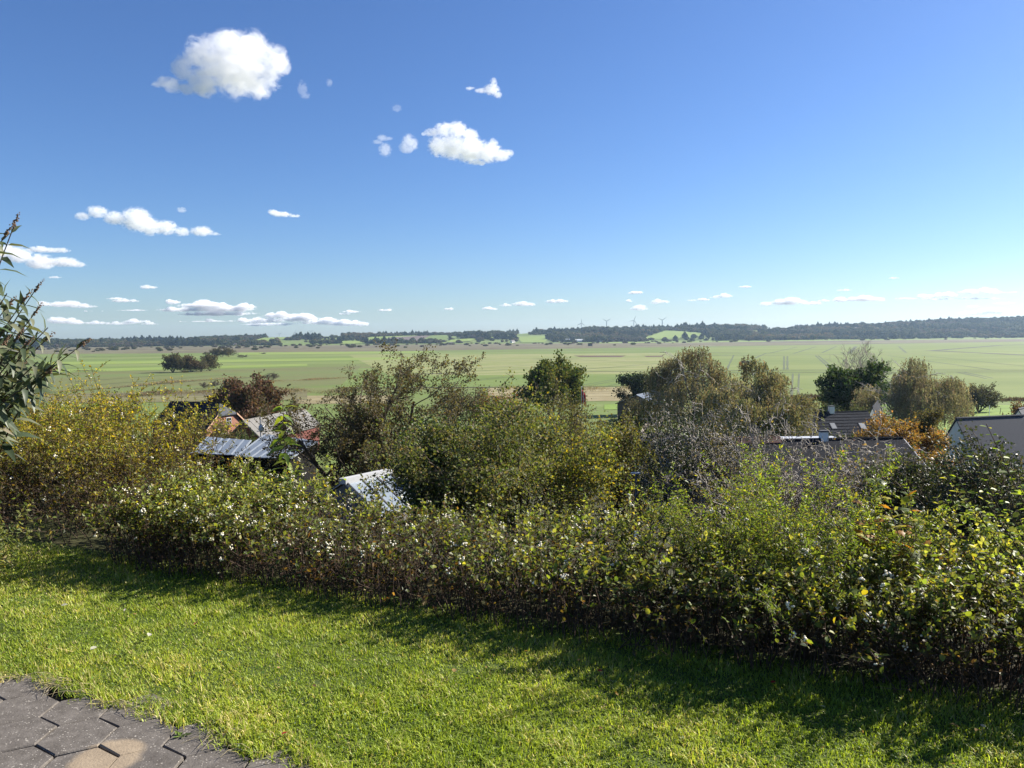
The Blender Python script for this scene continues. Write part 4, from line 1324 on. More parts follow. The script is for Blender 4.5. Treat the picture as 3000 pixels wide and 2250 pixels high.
# flag
b = P(1704, 1190, 92)
gz = float(ground_z(b[0], b[1]))
t = thing('flagpole', 'thin white flagpole rising behind the big bush', 'flagpole', (b[0], b[1], gz))
zt = P(1704, 1134, 92)[2] - gz
MB().tube([(0, 0, 0), (0, 0, zt)], [0.07, 0.04], 6).build('pole', M_TRIM, t)
MB().add(IV1 * 0.1 + np.array([0, 0, zt]), [IF1]).build('finial', M_TRIM, t)
mb, mw = MB(), MB()
zs = np.linspace(P(1704, 1141, 92)[2] - gz, P(1704, 1176, 92)[2] - gz, 12)
for k in range(6):
    x0, x1 = 0.05 + 0.075 * k, 0.05 + 0.075 * (k + 1)
    y0, y1 = 0.1 * math.sin(k * 1.9), 0.1 * math.sin((k + 1) * 1.9)
    for i in range(11):
        s0, s1 = zs[i] - 0.12 * k, zs[i + 1] - 0.12 * k
        (mw if (k == 2 or i == 5) else mb).hexa([(x0, y0, s0), (x1, y1, s0 - 0.12), (x1, y1, s1 - 0.12), (x0, y0, s1)], (0, 0.01, 0))
f = thing('flag', 'limp red flag with white cross hanging on the pole', 'flag', (b[0], b[1], gz))
mb.build('red_cloth', mat_plain('flag_red', (0.55, 0.02, 0.03), (0.45, 0.015, 0.025), scale=3), f)
mw.build('white_cross', M_TRIM, f)

# paddock posts
for k, (px, py, hgt, lab) in enumerate([(2897, 1246, 4.6, 'tall pale pole standing in the paddock'), (2929, 1214, 1.9, 'leaning wooden post in the middle of the paddock'),
                                        (2937, 1222, 1.4, 'short wooden post right of the leaning post'), (2948, 1230, 1.5, 'wooden post nearest the second white gable'),
                                        (2963, 1218, 1.4, 'small post at the far right of the paddock')]):
    b = PG(px, py)
    lean = 0.25 if k == 1 else 0.03
    o = MB().tube([(0, 0, -0.2), (lean, 0, hgt)], [0.09, 0.07], 6, cap=True).build('fence_post', M_LIME if k == 0 else BARK, None)
    o.location = b
    tag(o, lab, 'post', 'posts in the paddock')

# ------------------------------------------------------------------ trees of the village
def at_ground(px, dist):
    """ground point seen in column px at a distance"""
    v = ray(px, 1200)
    x = v[0] / v[1] * dist
    return np.array([x, dist, float(ground_z(x, dist))])

def tree_px(name, label, px, dist, top, halfw, seed, **kw):
    g = at_ground(px, dist)
    zt = P(px, top, dist)[2]
    return make_tree(name, label, 'tree', g, zt - g[2], halfw * dist / FPX, seed, **kw)

tree_px('copper_beech', 'round purple brown tree beside the red brick house', 722, 140, 1110, 84, 201, nleaf=16000, leaf=0.5, trunk_r=0.3,
        cols=[(0.11, 0.06, 0.045), (0.13, 0.08, 0.05), (0.08, 0.06, 0.035), (0.07, 0.065, 0.035)], wts=[3, 2, 2, 1], scatter=0.45, stems=6, lean=0.5)
tree_px('lime_tree', 'round yellow green tree behind the big bush in the middle', 1625, 185, 1050, 76, 202, nleaf=17000, leaf=0.62, trunk_r=0.35,
        cols=[(0.09, 0.115, 0.02), (0.13, 0.13, 0.025), (0.05, 0.08, 0.02)], wts=[3, 2, 2], scatter=0.5, stems=5, lean=0.45)
tree_px('conifer', 'dark green conifer behind the barn', 1885, 232, 1096, 55, 203, nleaf=12000, leaf=0.55, trunk_r=0.35,
        cols=[(0.02, 0.035, 0.018), (0.03, 0.045, 0.022)], wts=[1, 1], scatter=0.5, stems=4, lean=0.4)
tree_px('green_tree', 'dense dark green tree left of the right weeping birch', 2478, 160, 1066, 76, 204, nleaf=17000, leaf=0.55, trunk_r=0.3,
        cols=[(0.035, 0.065, 0.02), (0.05, 0.085, 0.025), (0.08, 0.095, 0.03)], wts=[3, 2, 1], scatter=0.4, stems=5, lean=0.4)
tree_px('green_tree', 'smaller leafy tree between the dark roof and the white gable', 2500, 128, 1190, 40, 205, nleaf=5000, leaf=0.3, trunk_r=0.15,
        cols=[(0.06, 0.08, 0.03), (0.1, 0.1, 0.05)], wts=[1, 1], scatter=0.3, stems=4, lean=0.4)
tree_px('bare_tree', 'bare leafless tree rising behind the green tree', 2550, 172, 1003, 58, 206, nleaf=0, trunk_r=0.26, bark=BARK_GREY,
        Q=dict(Q_TREE, wob=[0.05, 0.08, 0.1, 0.15], ang=[0.55, 0.5, 0.5], kids=[10, 7, 5], rmin=0.035, trop=[0.05, 0.1, 0.08, 0.03]), stems=3, lean=0.18, sides=(5, 4, 3, 3))
tree_px('hawthorn', 'round grey bush at the near edge of the right field', 2868, 228, 1127, 44, 207, nleaf=7000, leaf=0.42, trunk_r=0.2,
        cols=[(0.06, 0.065, 0.03), (0.085, 0.075, 0.045)], wts=[1, 1], scatter=0.35, stems=7, lean=0.6)
tree_px('orange_maple', 'orange autumn tree between the white gables', 2628, 58, 1220, 92, 208, nleaf=26000, leaf=0.15, trunk_r=0.1, lvls=(1, 2, 3),
        cols=[(0.26, 0.13, 0.04), (0.3, 0.17, 0.045), (0.2, 0.13, 0.045), (0.15, 0.12, 0.05)], wts=[3, 3, 3, 3], scatter=0.18, stems=7, lean=0.5, mat=LEAF_THIN)
tree_px('fruit_tree', 'thin leaved brownish tree left of the right white gable', 2722, 72, 1195, 38, 209, nleaf=6000, leaf=0.18, trunk_r=0.09,
        cols=[(0.14, 0.12, 0.05), (0.1, 0.09, 0.04)], wts=[1, 1], scatter=0.2, stems=3, lean=0.4)
tree_px('willow_scrub', 'dark willow scrub behind the bare apple tree', 1360, 150, 1128, 70, 210, nleaf=7000, leaf=0.3, trunk_r=0.12,
        cols=[(0.07, 0.055, 0.035), (0.06, 0.06, 0.03), (0.11, 0.07, 0.03)], wts=[2, 2, 1], scatter=0.4, stems=9, lean=0.5)
tree_px('rowan', 'low rust orange tree right of the willow scrub', 1465, 135, 1148, 55, 211, nleaf=6000, leaf=0.28, trunk_r=0.1,
        cols=[(0.2, 0.09, 0.03), (0.13, 0.085, 0.03), (0.09, 0.08, 0.03)], wts=[2, 1, 1], scatter=0.35, stems=6, lean=0.6)
tree_px('olive_shrub', 'olive brown shrub in front of the red brick gable', 612, 72, 1240, 58, 212, nleaf=11000, leaf=0.15, trunk_r=0.06,
        cols=[(0.14, 0.12, 0.05), (0.11, 0.1, 0.04), (0.08, 0.085, 0.035)], wts=[2, 2, 1], scatter=0.15, stems=9, lean=0.6)
tree_px('green_shrub', 'dark green shrub left of the red barn wall', 715, 60, 1258, 36, 213, nleaf=6000, leaf=0.13, trunk_r=0.05,
        cols=[(0.05, 0.075, 0.025), (0.07, 0.09, 0.03)], wts=[1, 1], scatter=0.13, stems=8, lean=0.5)
tree_px('garden_shrub', 'bushy brown shrub before the barn gable', 1866, 150, 1168, 34, 214, nleaf=5000, leaf=0.26, trunk_r=0.1,
        cols=[(0.1, 0.085, 0.055), (0.08, 0.08, 0.04)], wts=[1, 1], scatter=0.3, stems=7, lean=0.5)
tree_px('garden_shrub', 'green shrub below the barn, left of the clipped hedge', 1845, 120, 1212, 40, 215, nleaf=6000, leaf=0.22, trunk_r=0.1,
        cols=[(0.06, 0.085, 0.03), (0.09, 0.1, 0.04)], wts=[1, 1], scatter=0.25, stems=7, lean=0.5)
for k, (px, d, top, hw, c, lab) in enumerate([(2290, 150, 1186, 34, (0.09, 0.08, 0.035), 'olive shrub behind the left white chimney'),
                                              (2395, 150, 1184, 40, (0.1, 0.095, 0.03), 'yellowish shrub between the two white chimneys'),
                                              (2432, 140, 1190, 22, (0.03, 0.05, 0.025), 'small dark evergreen behind the right white chimney'),
                                              (2990, 96, 1180, 34, (0.16, 0.1, 0.05), 'reddish shrub over the second white gable'),
                                              (2560, 70, 1258, 40, (0.06, 0.08, 0.03), 'dark green shrub left of the orange tree'),
                                              (2480, 62, 1266, 55, (0.09, 0.11, 0.035), 'green garden shrub in front of the dark tiled roof'),
                                              (150, 60, 1160, 55, (0.09, 0.085, 0.04), 'olive shrub behind the hedge at the far left'),
                                              (330, 66, 1158, 60, (0.06, 0.055, 0.035), 'dark shrub beyond the yellow shrub at the left')]):
    tree_px('garden_shrub', lab, px, d, top, hw, 230 + k, nleaf=4200, leaf=0.0026 * d, trunk_r=0.08, cols=[c, tuple(0.75 * x for x in c)], wts=[1, 1],
            scatter=0.0022 * d, stems=7, lean=0.5)

def weeping_birch(px, dist, top, halfw, seed, label, nstr, cols, wts, bark=BARK_PALE):
    rng = R(seed)
    g = at_ground(px, dist)
    H = P(px, top, dist)[2] - g[2]
    Rw = halfw * dist / FPX
    root = thing('weeping_birch', label, 'tree', g)
    ch = []
    Q = dict(Q_TREE, seg=[8, 7, 5], kids=[12, 6], wob=[0.06, 0.12, 0.2], trop=[0.045, 0.0, -0.1], ang=[0.7, 0.8], lr=[0.42, 0.5], t0=[0.12, 0.25], rmin=0.03, taper=[0.2, 0.3, 0.5])
    grow(rng, ch, np.zeros(3), np.array([0, 0, 1.0]), H, 0.28, 0, Q)
    for k in range(5):
        a_ = 2 * math.pi * (k + rng.random() * 0.6) / 5
        grow(rng, ch, np.array([0.0, 0.0, 0.1 * H * rng.random()]), unit(np.array([math.cos(a_) * 0.55, math.sin(a_) * 0.55, 1.0])), H * rng.uniform(0.6, 0.86), 0.18, 0, Q)
    ch = fit(ch, np.zeros(3), H * 0.93, Rw * 0.7)
    # the crown is a group of drooping domes; strands hang from each
    nstr = int(nstr * 1.8)
    nl = 22
    la_ = rng.uniform(0, 2 * math.pi, nl) + np.arange(nl) * 2.4
    lr_ = Rw * np.concatenate([[0.05, 0.25], np.sqrt(np.linspace(0.06, 0.74, nl - 2))])
    lt_ = H * (1 - 0.4 * (lr_ / Rw) ** 1.6) * np.concatenate([[1.0, 0.95], rng.uniform(0.68, 1.0, nl - 2)])
    lw_ = Rw * np.concatenate([[0.2, 0.22], rng.uniform(0.17, 0.3, nl - 2)])
    pick = rng.integers(0, nl, nstr)
    dd = rand_dirs(rng, nstr)
    dd[:, 2] = np.abs(dd[:, 2])
    dd *= rng.uniform(0.5, 1.2, (nstr, 1))
    pos = np.column_stack([np.cos(la_[pick]) * lr_[pick] + dd[:, 0] * lw_[pick], np.sin(la_[pick]) * lr_[pick] + dd[:, 1] * lw_[pick], lt_[pick] - lw_[pick] * 0.75 * (1 - dd[:, 2])])
    low = rng.random(nstr) < 0.25                         # inner and lower curtains
    pos[low, 2] *= rng.uniform(0.45, 0.9, int(low.sum()))
    out = unit(np.column_stack([pos[:, 0], pos[:, 1], np.zeros(nstr)]))
    ln = rng.uniform(0.06, 0.42, nstr) ** 1.2 * H
    ln = np.minimum(ln, np.maximum(pos[:, 2] - 0.06 * H, 0.2))
    m = 12
    tt = (np.arange(m) + 0.5) / m
    P_ = pos[:, None] + out[:, None] * (0.35 * np.sin(tt * 1.6)[None, :, None] * rng.uniform(0, 0.9, nstr)[:, None, None])
    P_ = P_ - np.array([0, 0, 1.0]) * (tt[None, :] * ln[:, None])[..., None]
    P_ = P_ + rng.normal(0, 0.07, P_.shape)
    n = nstr * m
    pc = palette(rng, nstr, cols, wts, 0.16) * np.exp(rng.normal(0, 0.16, nl))[pick][:, None]
    col = np.repeat(pc, m, 0) * np.exp(rng.normal(0, 0.18, (n, 1)))
    ax = np.column_stack([rng.normal(0, 0.35, n), rng.normal(0, 0.35, n), -np.ones(n)])
    L = rng.uniform(0.18, 0.36, n)
    link('trunk', wood_mesh('trunk', ch, (6, 4, 3)), root, bark)
    link('crown', leaf_mesh('crown', P_.reshape(-1, 3), ax, rand_dirs(rng, n), L, L * 0.6, T_DIAMOND, col), root, LEAF_FAR)
CB = [(0.2, 0.175, 0.115), (0.17, 0.16, 0.095), (0.135, 0.14, 0.08), (0.26, 0.2, 0.12)]
weeping_birch(2030, 116, 1008, 200, 301, 'tallest weeping birch with brown hanging twigs, right of the middle', 2100, CB, [3, 3, 2, 1])
weeping_birch(2200, 97, 1040, 180, 302, 'second weeping birch, touching the tallest on its right', 1700, [(0.16, 0.155, 0.09), (0.18, 0.16, 0.095), (0.12, 0.13, 0.07), (0.23, 0.19, 0.105)], [3, 3, 2, 1])
weeping_birch(2672, 142, 1042, 165, 303, 'broad weeping birch behind the orange tree', 2300, [(0.19, 0.165, 0.115), (0.165, 0.15, 0.095), (0.14, 0.145, 0.085)], [3, 3, 2])

# ------------------------------------------------------------------ garden trees below the hedge
tree_px('apple_tree', 'old half bare apple tree with dark crooked limbs', 1070, 30, 1030, 285, 401, nleaf=45000, leaf=0.08, trunk_r=0.15, lvls=(2, 3),
        Q=dict(Q_TREE, seg=[6, 7, 6, 5], wob=[0.14, 0.2, 0.26, 0.34], kids=[8, 8, 5], ang=[0.85, 0.75, 0.8], lr=[0.75, 0.5, 0.45], t0=[0.2, 0.15, 0.1], rmin=0.0065, trop=[0.05, 0.04, 0.02, 0.0]),
        stems=5, lean=0.5, cols=[(0.07, 0.06, 0.035), (0.1, 0.085, 0.045), (0.055, 0.055, 0.028), (0.17, 0.14, 0.075)], wts=[3, 2, 2, 1], scatter=0.07, mat=LEAF_BUSH, bark=BARK)

def golden(rng, pos, col):
    """autumn yellow sits on the right and outer twigs"""
    f = np.clip((pos[:, 0] + 0.2) / 2.6 + 0.2 * rng.normal(size=len(pos)) + 0.25 * np.sin(pos[:, 0] * 2.3 + pos[:, 2] * 1.7), 0, 1)
    y = palette(rng, len(pos), [(0.26, 0.25, 0.04), (0.38, 0.3, 0.03), (0.18, 0.19, 0.04)], [2, 1.2, 2])
    k = rng.random(len(pos)) < 0.35 * f
    col[k] = y[k]
    return col
QB = dict(Q_TREE, seg=[5, 4, 3, 2], kids=[8, 6, 3], wob=[0.1, 0.16, 0.22, 0.28], rmin=0.005, t0=[0.12, 0.15, 0.15])
tree_px('hazel_bush', 'big green bush turning golden on its right side, middle of the garden', 1520, 19.5, 1140, 300, 402, Q=QB, nleaf=42000, leaf=0.075, trunk_r=0.05,
        lvls=(1, 2, 3), stems=9, lean=0.75, cols=[(0.07, 0.095, 0.032), (0.105, 0.125, 0.042), (0.14, 0.145, 0.055), (0.17, 0.145, 0.075)], wts=[3, 3, 3, 2], scatter=0.12, mat=LEAF_BUSH, colfn=golden)
tree_px('hazel_bush', 'lighter upright bush behind the big green bush, under the flag', 1660, 30, 1110, 150, 403, Q=QB, nleaf=17000, leaf=0.085, trunk_r=0.045,
        lvls=(1, 2, 3), stems=7, lean=0.5, cols=[(0.1, 0.105, 0.05), (0.13, 0.12, 0.055), (0.08, 0.075, 0.045)], wts=[2, 2, 2], scatter=0.12, mat=LEAF_BUSH)
tree_px('elder_bush', 'dark green bush between the apple tree and the big bush', 1290, 20.5, 1235, 115, 404, Q=QB, nleaf=17000, leaf=0.08, trunk_r=0.04,
        lvls=(1, 2, 3), stems=7, lean=0.6, cols=[(0.04, 0.07, 0.025), (0.055, 0.085, 0.03)], wts=[2, 2], scatter=0.12, mat=LEAF_WAXY)
tree_px('garden_shrub', 'olive shrub at the right foot of the big bush', 1850, 20, 1235, 70, 405, Q=QB, nleaf=9000, leaf=0.075, trunk_r=0.03,
        lvls=(1, 2, 3), stems=6, lean=0.5, cols=[(0.09, 0.1, 0.04), (0.12, 0.11, 0.05)], wts=[1, 1], scatter=0.1, mat=LEAF_BUSH)
tree_px('cotoneaster', 'dark glossy shrub before the tallest weeping birch', 2060, 15, 1205, 170, 406, Q=QB, nleaf=18000, leaf=0.05, trunk_r=0.03,
        lvls=(1, 2, 3), stems=8, lean=0.6, cols=[(0.028, 0.042, 0.022), (0.04, 0.05, 0.025), (0.07, 0.06, 0.04)], wts=[3, 2, 1], scatter=0.08, mat=LEAF_WAXY, bark=BARK_GREY)
QT = dict(seg=[6, 7, 7, 5], wob=[0.2, 0.34, 0.46, 0.55], trop=[0.04, 0.02, 0.0, -0.03], taper=[0.35, 0.4, 0.5, 0.6], kids=[8, 7, 4], t0=[0.12, 0.1, 0.1],
          ang=[0.85, 0.85, 0.9], lr=[0.6, 0.5, 0.5], rr=[0.55, 0.6, 0.7], rmin=0.0058)
tree_px('bare_shrub', 'tangle of bare grey twigs before the left half of the bungalow roof', 2170, 14.5, 1185, 200, 417, Q=QT, nleaf=700, leaf=0.05, trunk_r=0.03, stems=9,
        lean=0.8, cols=[(0.2, 0.16, 0.07), (0.14, 0.13, 0.05)], wts=[1, 2], scatter=0.05, mat=LEAF_THIN, bark=BARK_GREY, lvls=(2, 3), sides=(4, 3, 3, 3))
tree_px('bare_shrub', 'paler tangle of bare twigs before the right half of the bungalow roof', 2470, 13.5, 1225, 225, 407, Q=QT, nleaf=900, leaf=0.05, trunk_r=0.03, stems=9, lean=0.8,
        cols=[(0.3, 0.17, 0.07), (0.14, 0.13, 0.05)], wts=[1, 2], scatter=0.05, mat=LEAF_THIN, bark=BARK_GREY, lvls=(2, 3), sides=(4, 3, 3, 3))
tree_px('bramble', 'low grey brown scrub under the bare twigs, behind the lime green shrub', 2380, 12.3, 1296, 330, 419, Q=QT, nleaf=15000, leaf=0.04, trunk_r=0.02, stems=9,
        lean=1.0, cols=[(0.11, 0.1, 0.06), (0.16, 0.13, 0.09), (0.06, 0.065, 0.03)], wts=[2, 2, 2], scatter=0.08, mat=LEAF_BUSH, bark=BARK_GREY, lvls=(1, 2, 3), sides=(3, 3, 3, 3))
tree_px('lilac_bush', 'dark leafy bush right of the bare twigs, below the orange tree', 2680, 11, 1330, 150, 418, Q=QB, nleaf=14000, leaf=0.045, trunk_r=0.03,
        lvls=(1, 2, 3), stems=6, lean=0.7, cols=[(0.04, 0.055, 0.025), (0.06, 0.075, 0.03), (0.1, 0.09, 0.045)], wts=[3, 2, 1], scatter=0.07, mat=LEAF_WAXY)
tree_px('lilac_bush', 'dark dense bush at the right behind the hedge', 3010, 9.5, 1285, 260, 408, Q=QB, nleaf=24000, leaf=0.042, trunk_r=0.03,
        lvls=(1, 2, 3), stems=9, lean=0.8, cols=[(0.04, 0.055, 0.025), (0.055, 0.07, 0.03), (0.08, 0.075, 0.04)], wts=[3, 2, 1], scatter=0.07, mat=LEAF_WAXY)
b = P(1862, 1386, 15)
t = thing('bird_table', 'small white topped bird table below the golden bush', 'bird table', (b[0], b[1], float(ground_z(b[0], b[1]))))
hz = b[2] - t.location.z
MB().box((0, 0, hz), (0.17, 0.13, 0.02)).build('table_top', M_TRIM, t)
MB().tube([(0, 0, 0), (0.01, 0, hz)], 0.02, 6).build('leg', M_FIBRE, t)

# ------------------------------------------------------------------ hedges of the lawn edge
HT, HN = np.array([0.911, -0.412, 0]), np.array([0.412, 0.911, 0])
HO = np.array([0.0, 4.16, 0.0])

def hedge_pt(a, b, z):
    return HO + HT * a + HN * b + np.array([0, 0, z])

def thicket(rng, specs, leaf_L, pair_step, ntw, tw_len, leaf_from=0.3, rad=0.0035, curl=0.16, wid=0.7, droop=0.0):
    """specs: (base point, height, lean vector).  Returns chains, leaf arrays, tip points"""
    chains, lp, la, tips = [], [], [], []
    for base, hgt, lean in specs:
        n = 7
        d = unit(np.array([0, 0, 1.0]) + lean)
        pts = [base]
        for i in range(n):
            d = unit(d + rng.normal(0, curl, 3) + np.array([0, 0, -droop * i / n]) + lean * 0.12)
            pts.append(pts[-1] + d * hgt / n)
        pts = np.array(pts)
        chains.append((pts, np.linspace(rad, rad * 0.4, n + 1), 0))
        tips.append(pts[-1])
        segs = [(pts, leaf_from)]
        for k in range(ntw):
            f = leaf_from + (1 - leaf_from) * rng.random()
            q = f * n
            i = min(int(q), n - 1)
            p = pts[i] + (pts[i + 1] - pts[i]) * (q - i)
            dd = unit(unit(pts[i + 1] - pts[i]) * 0.7 + rand_dirs(rng, 1)[0] * 0.9 + np.array([0, 0, 0.15]))
            L = tw_len * rng.uniform(0.5, 1.3)
            tw = [p]
            for j in range(2):
                dd = unit(dd + rng.normal(0, curl, 3) + np.array([0, 0, -droop * 0.5]))
                tw.append(tw[-1] + dd * L / 2)
            tw = np.array(tw)
            chains.append((tw, np.linspace(rad * 0.5, rad * 0.25, 3), 1))
            segs.append((tw, 0.1))
            tips.append(tw[-1])
        for sp, f0 in segs:
            ln = np.linalg.norm(np.diff(sp, axis=0), axis=1).sum()
            m = max(2, int(ln * (1 - f0) / pair_step))
            fs = (f0 + (1 - f0) * (np.arange(m) + rng.random(m)) / m) * (len(sp) - 1)
            i = np.minimum(fs.astype(int), len(sp) - 2)
            dv = sp[i + 1] - sp[i]
            ps = sp[i] + dv * (fs - i)[:, None]
            dv = unit(dv)
            sd = rand_dirs(rng, m)
            sd = unit(sd - (sd * dv).sum(1, keepdims=True) * dv)
            for s in (1, -1):
                lp.append(ps)
                la.append(unit(dv * 0.45 + sd * s + rng.normal(0, 0.15, (m, 3))))
    return chains, np.concatenate(lp), np.concatenate(la), np.array(tips)

def leaf_source(name, tmpl, L, wid, col, mat, seed=0):
    """one leaf, mesh shared between copies; lies along +X, faces +Z"""
    V, F, k = leaf_arrays(np.zeros((1, 3)), np.array([[1.0, 0, 0]]), np.array([[0, 0, 1.0]]), L, wid * L, tmpl)
    me = mesh_np(name, V, F, np.tile(np.array(col), (k, 1)), smooth=True)
    me.materials.append(mat)
    return me

def frame(ax, nr):
    a = unit(ax)
    b_ = unit(np.cross(nr, a))
    c = np.cross(a, b_)
    return Matrix(((a[0], b_[0], c[0], 0), (a[1], b_[1], c[1], 0), (a[2], b_[2], c[2], 0), (0, 0, 0, 1)))

def place(name, me, parent, pos, ax, nr, s=1.0):
    o = bpy.data.objects.new(name, me)
    COL.objects.link(o)
    o.parent = parent
    o.matrix_basis = Matrix.Translation(Vector(pos)) @ frame(np.asarray(ax, float), np.asarray(nr, float)) @ Matrix.Scale(s, 4)
    return o

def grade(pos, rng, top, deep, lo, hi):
    """leaf colours by height: shade painted in as darker, duller tones below the bright tips"""
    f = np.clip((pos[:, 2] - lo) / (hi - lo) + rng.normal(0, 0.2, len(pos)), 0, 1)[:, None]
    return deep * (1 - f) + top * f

# snowberry hedge
rng = R(600)
HA = [-4.0, -2.6, -1.8, -1.2, -0.6, 0.0, 0.9, 1.7, 2.3, 2.8, 4.5]
HZ = [0.60, 0.59, 0.44, 0.33, 0.36, 0.43, 0.49, 0.57, 0.63, 0.5, 0.35]
specs = []
for k in range(1720):
    a = rng.uniform(-3.15, 4.2)
    b = rng.uniform(-0.08, 1.3) if rng.random() < 0.75 else rng.uniform(-0.08, 0.35)
    gz = float(ground_z(*(hedge_pt(a, b, 0)[:2])))
    prof = np.interp(b, [-0.1, 0.1, 0.35, 0.6, 0.9, 1.3], [0.72, 0.84, 0.96, 1.0, 1.0, 0.94])
    hgt = (np.interp(a, HA, HZ) * prof - gz) * rng.uniform(0.78, 1.12)
    lean = HN * rng.normal(-0.03 if b < 0.5 else 0.0, 0.13) + HT * rng.normal(0, 0.16)
    specs.append((hedge_pt(a, b, gz), hgt * 1.04, lean))
ch, lp, la, tips = thicket(rng, specs, 0.03, 0.027, 5, 0.14, 0.3, droop=0.12)
hedge = thing('snowberry_hedge', 'long snowberry hedge with white berries along the lawn edge', 'hedge', HO)
mb = MB()
for pts, rad, lvl in ch:
    mb.tube(pts - HO, rad, 3)
for k in range(900):                                  # bare shoots at the foot of the hedge
    p = hedge_pt(rng.uniform(-3.2, 3.2), rng.uniform(-0.14, 0.75), -0.03) - HO
    q = p + np.array([rng.normal(0, 0.05), rng.normal(0, 0.05), rng.uniform(0.22, 0.42)])
    mb.tube([p, (p + q) / 2 + rng.normal(0, 0.012, 3), q], [0.0032, 0.0026, 0.0014], 3)
mb.build('stems', TWIG, hedge, True)
n = len(lp)
dist = np.linalg.norm(lp - np.array([0, 0, EYE]), axis=1)
LL = 0.031 * rng.uniform(0.5, 1.25, n) * np.interp(lp[:, 0], [-3, 0, 2.5], [0.95, 0.95, 0.9])
nr = rand_dirs(rng, n)
nr[:, 2] = np.abs(nr[:, 2]) + 0.6
A_ = (lp - HO) @ HT
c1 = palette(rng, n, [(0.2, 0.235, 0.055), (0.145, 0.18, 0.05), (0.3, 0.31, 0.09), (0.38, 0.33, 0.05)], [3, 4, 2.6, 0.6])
c2 = palette(rng, n, [(0.04, 0.06, 0.017), (0.06, 0.06, 0.02), (0.075, 0.05, 0.022)], [3, 2, 1.4])  # dark lower-leaf tones that paint in the shade at the hedge foot
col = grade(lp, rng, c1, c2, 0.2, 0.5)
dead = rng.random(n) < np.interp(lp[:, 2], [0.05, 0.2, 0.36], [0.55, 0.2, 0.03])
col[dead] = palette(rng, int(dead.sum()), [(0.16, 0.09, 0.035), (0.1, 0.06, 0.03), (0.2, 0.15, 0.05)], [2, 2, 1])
keep = rng.random(n) < np.interp(lp[:, 2], [0.03, 0.2, 0.33], [0.10, 0.3, 1.0])
# the largest-looking 300 leaves are objects of their own
inview = (np.abs(lp[:, 0] / lp[:, 1]) < 0.66) & keep & (lp[:, 2] > 0.25) & ((lp - HO) @ HN < 0.35)
score = np.where(inview, LL / dist * rng.uniform(0.8, 1.0, n), 0)
big = np.argsort(-score)[:300]
keep[big] = False
near = keep & (dist < 4.4)
far = keep & (dist >= 4.4)
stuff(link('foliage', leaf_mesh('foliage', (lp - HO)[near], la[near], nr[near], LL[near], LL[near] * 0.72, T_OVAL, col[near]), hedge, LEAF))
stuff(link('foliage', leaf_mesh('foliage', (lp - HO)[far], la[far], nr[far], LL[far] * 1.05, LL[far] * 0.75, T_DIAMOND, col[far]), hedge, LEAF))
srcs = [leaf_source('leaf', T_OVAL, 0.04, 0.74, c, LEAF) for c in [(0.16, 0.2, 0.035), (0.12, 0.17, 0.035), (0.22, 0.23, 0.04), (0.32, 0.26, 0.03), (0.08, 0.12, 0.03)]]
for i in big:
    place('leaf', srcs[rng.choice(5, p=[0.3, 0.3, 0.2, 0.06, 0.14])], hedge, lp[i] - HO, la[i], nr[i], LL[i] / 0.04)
# berries in clusters at the twig ends
tz = tips[:, 2]
ta = (tips - HO) @ HT
w = np.clip((tz - 0.18) / 0.2, 0, 1) * (0.35 + 0.65 * np.exp(-((ta + 1.9) / 1.0) ** 2) + 0.25 * (np.sin(ta * 5.1) > 0.2))
pick = rng.random(len(tips)) < 0.18 * w
bp, br = [], []
for p in tips[pick]:
    m = rng.integers(3, 9)
    q = p + rng.normal(0, 0.0085, (m, 3)) + np.array([0, 0, -0.006])
    bp.append(q)
    br.append(rng.uniform(0.0042, 0.0072, m))
bp, br = np.concatenate(bp), np.concatenate(br)
bd = np.linalg.norm(bp - np.array([0, 0, EYE]), axis=1)
vis = (np.abs(bp[:, 0] / bp[:, 1]) < 0.66)
order = np.argsort(-np.where(vis, br / bd, 0))
bme = mesh_np('berry', IV1 * np.array([1, 1, 0.92]), [IF1], smooth=True)
bme.materials.append(BERRY)
for i in order[:300]:
    o = link('berry', bme, hedge)
    o.location = bp[i] - HO
    o.scale = (br[i],) * 3
rest = order[300:]
IV0, IF0 = ico(1)
V = (IV0[None] * br[rest][:, None, None] + (bp - HO)[rest][:, None]).reshape(-1, 3)
F = (IF0[None] + (np.arange(len(rest)) * len(IV0))[:, None, None]).reshape(-1, 3)
stuff(link('berries', mesh_np('berries', V, [F], smooth=True), hedge, BERRY))

# large olive yellow shrub at the left end
rng = R(620)
sO = hedge_pt(-4.5, 0.6, 0)
shrub = thing('yellow_leaved_shrub', 'broad small leaved shrub turning yellow at the left end of the hedge', 'shrub', sO)
specs = []
for k in range(820):
    b = rng.uniform(0.1, 2.6)
    a = rng.uniform(-8.2, min(-2.75, -2.5 - 1.04 * b))
    gz = float(ground_z(*(hedge_pt(a, b, 0)[:2])))
    top = np.interp(b, [0, 0.5, 1.3, 2.6], [0.55, 0.82, 1.1, 1.05]) * np.interp(a + 1.04 * b, [-6, -4.2, -3.6, -3.2, -2.75], [0.97, 0.98, 1.14, 1.2, 1.0])
    hgt = (top - gz) * rng.uniform(0.75, 1.1)
    specs.append((hedge_pt(a, b, gz), hgt, HN * rng.normal(-0.1, 0.22) + HT * rng.normal(0, 0.22)))
ch, lp, la, tips = thicket(rng, specs, 0.02, 0.026, 7, 0.24, 0.3, rad=0.004, curl=0.22, droop=0.15)
mb = MB()
for pts, rad, lvl in ch:
    mb.tube(pts - sO, rad, 3)
mb.build('stems', TWIG, shrub, True)
n = len(lp)
LL = 0.028 * rng.uniform(0.5, 1.3, n)
nr = rand_dirs(rng, n)
nr[:, 2] = np.abs(nr[:, 2]) + 0.4
aa = (lp - HO) @ HT
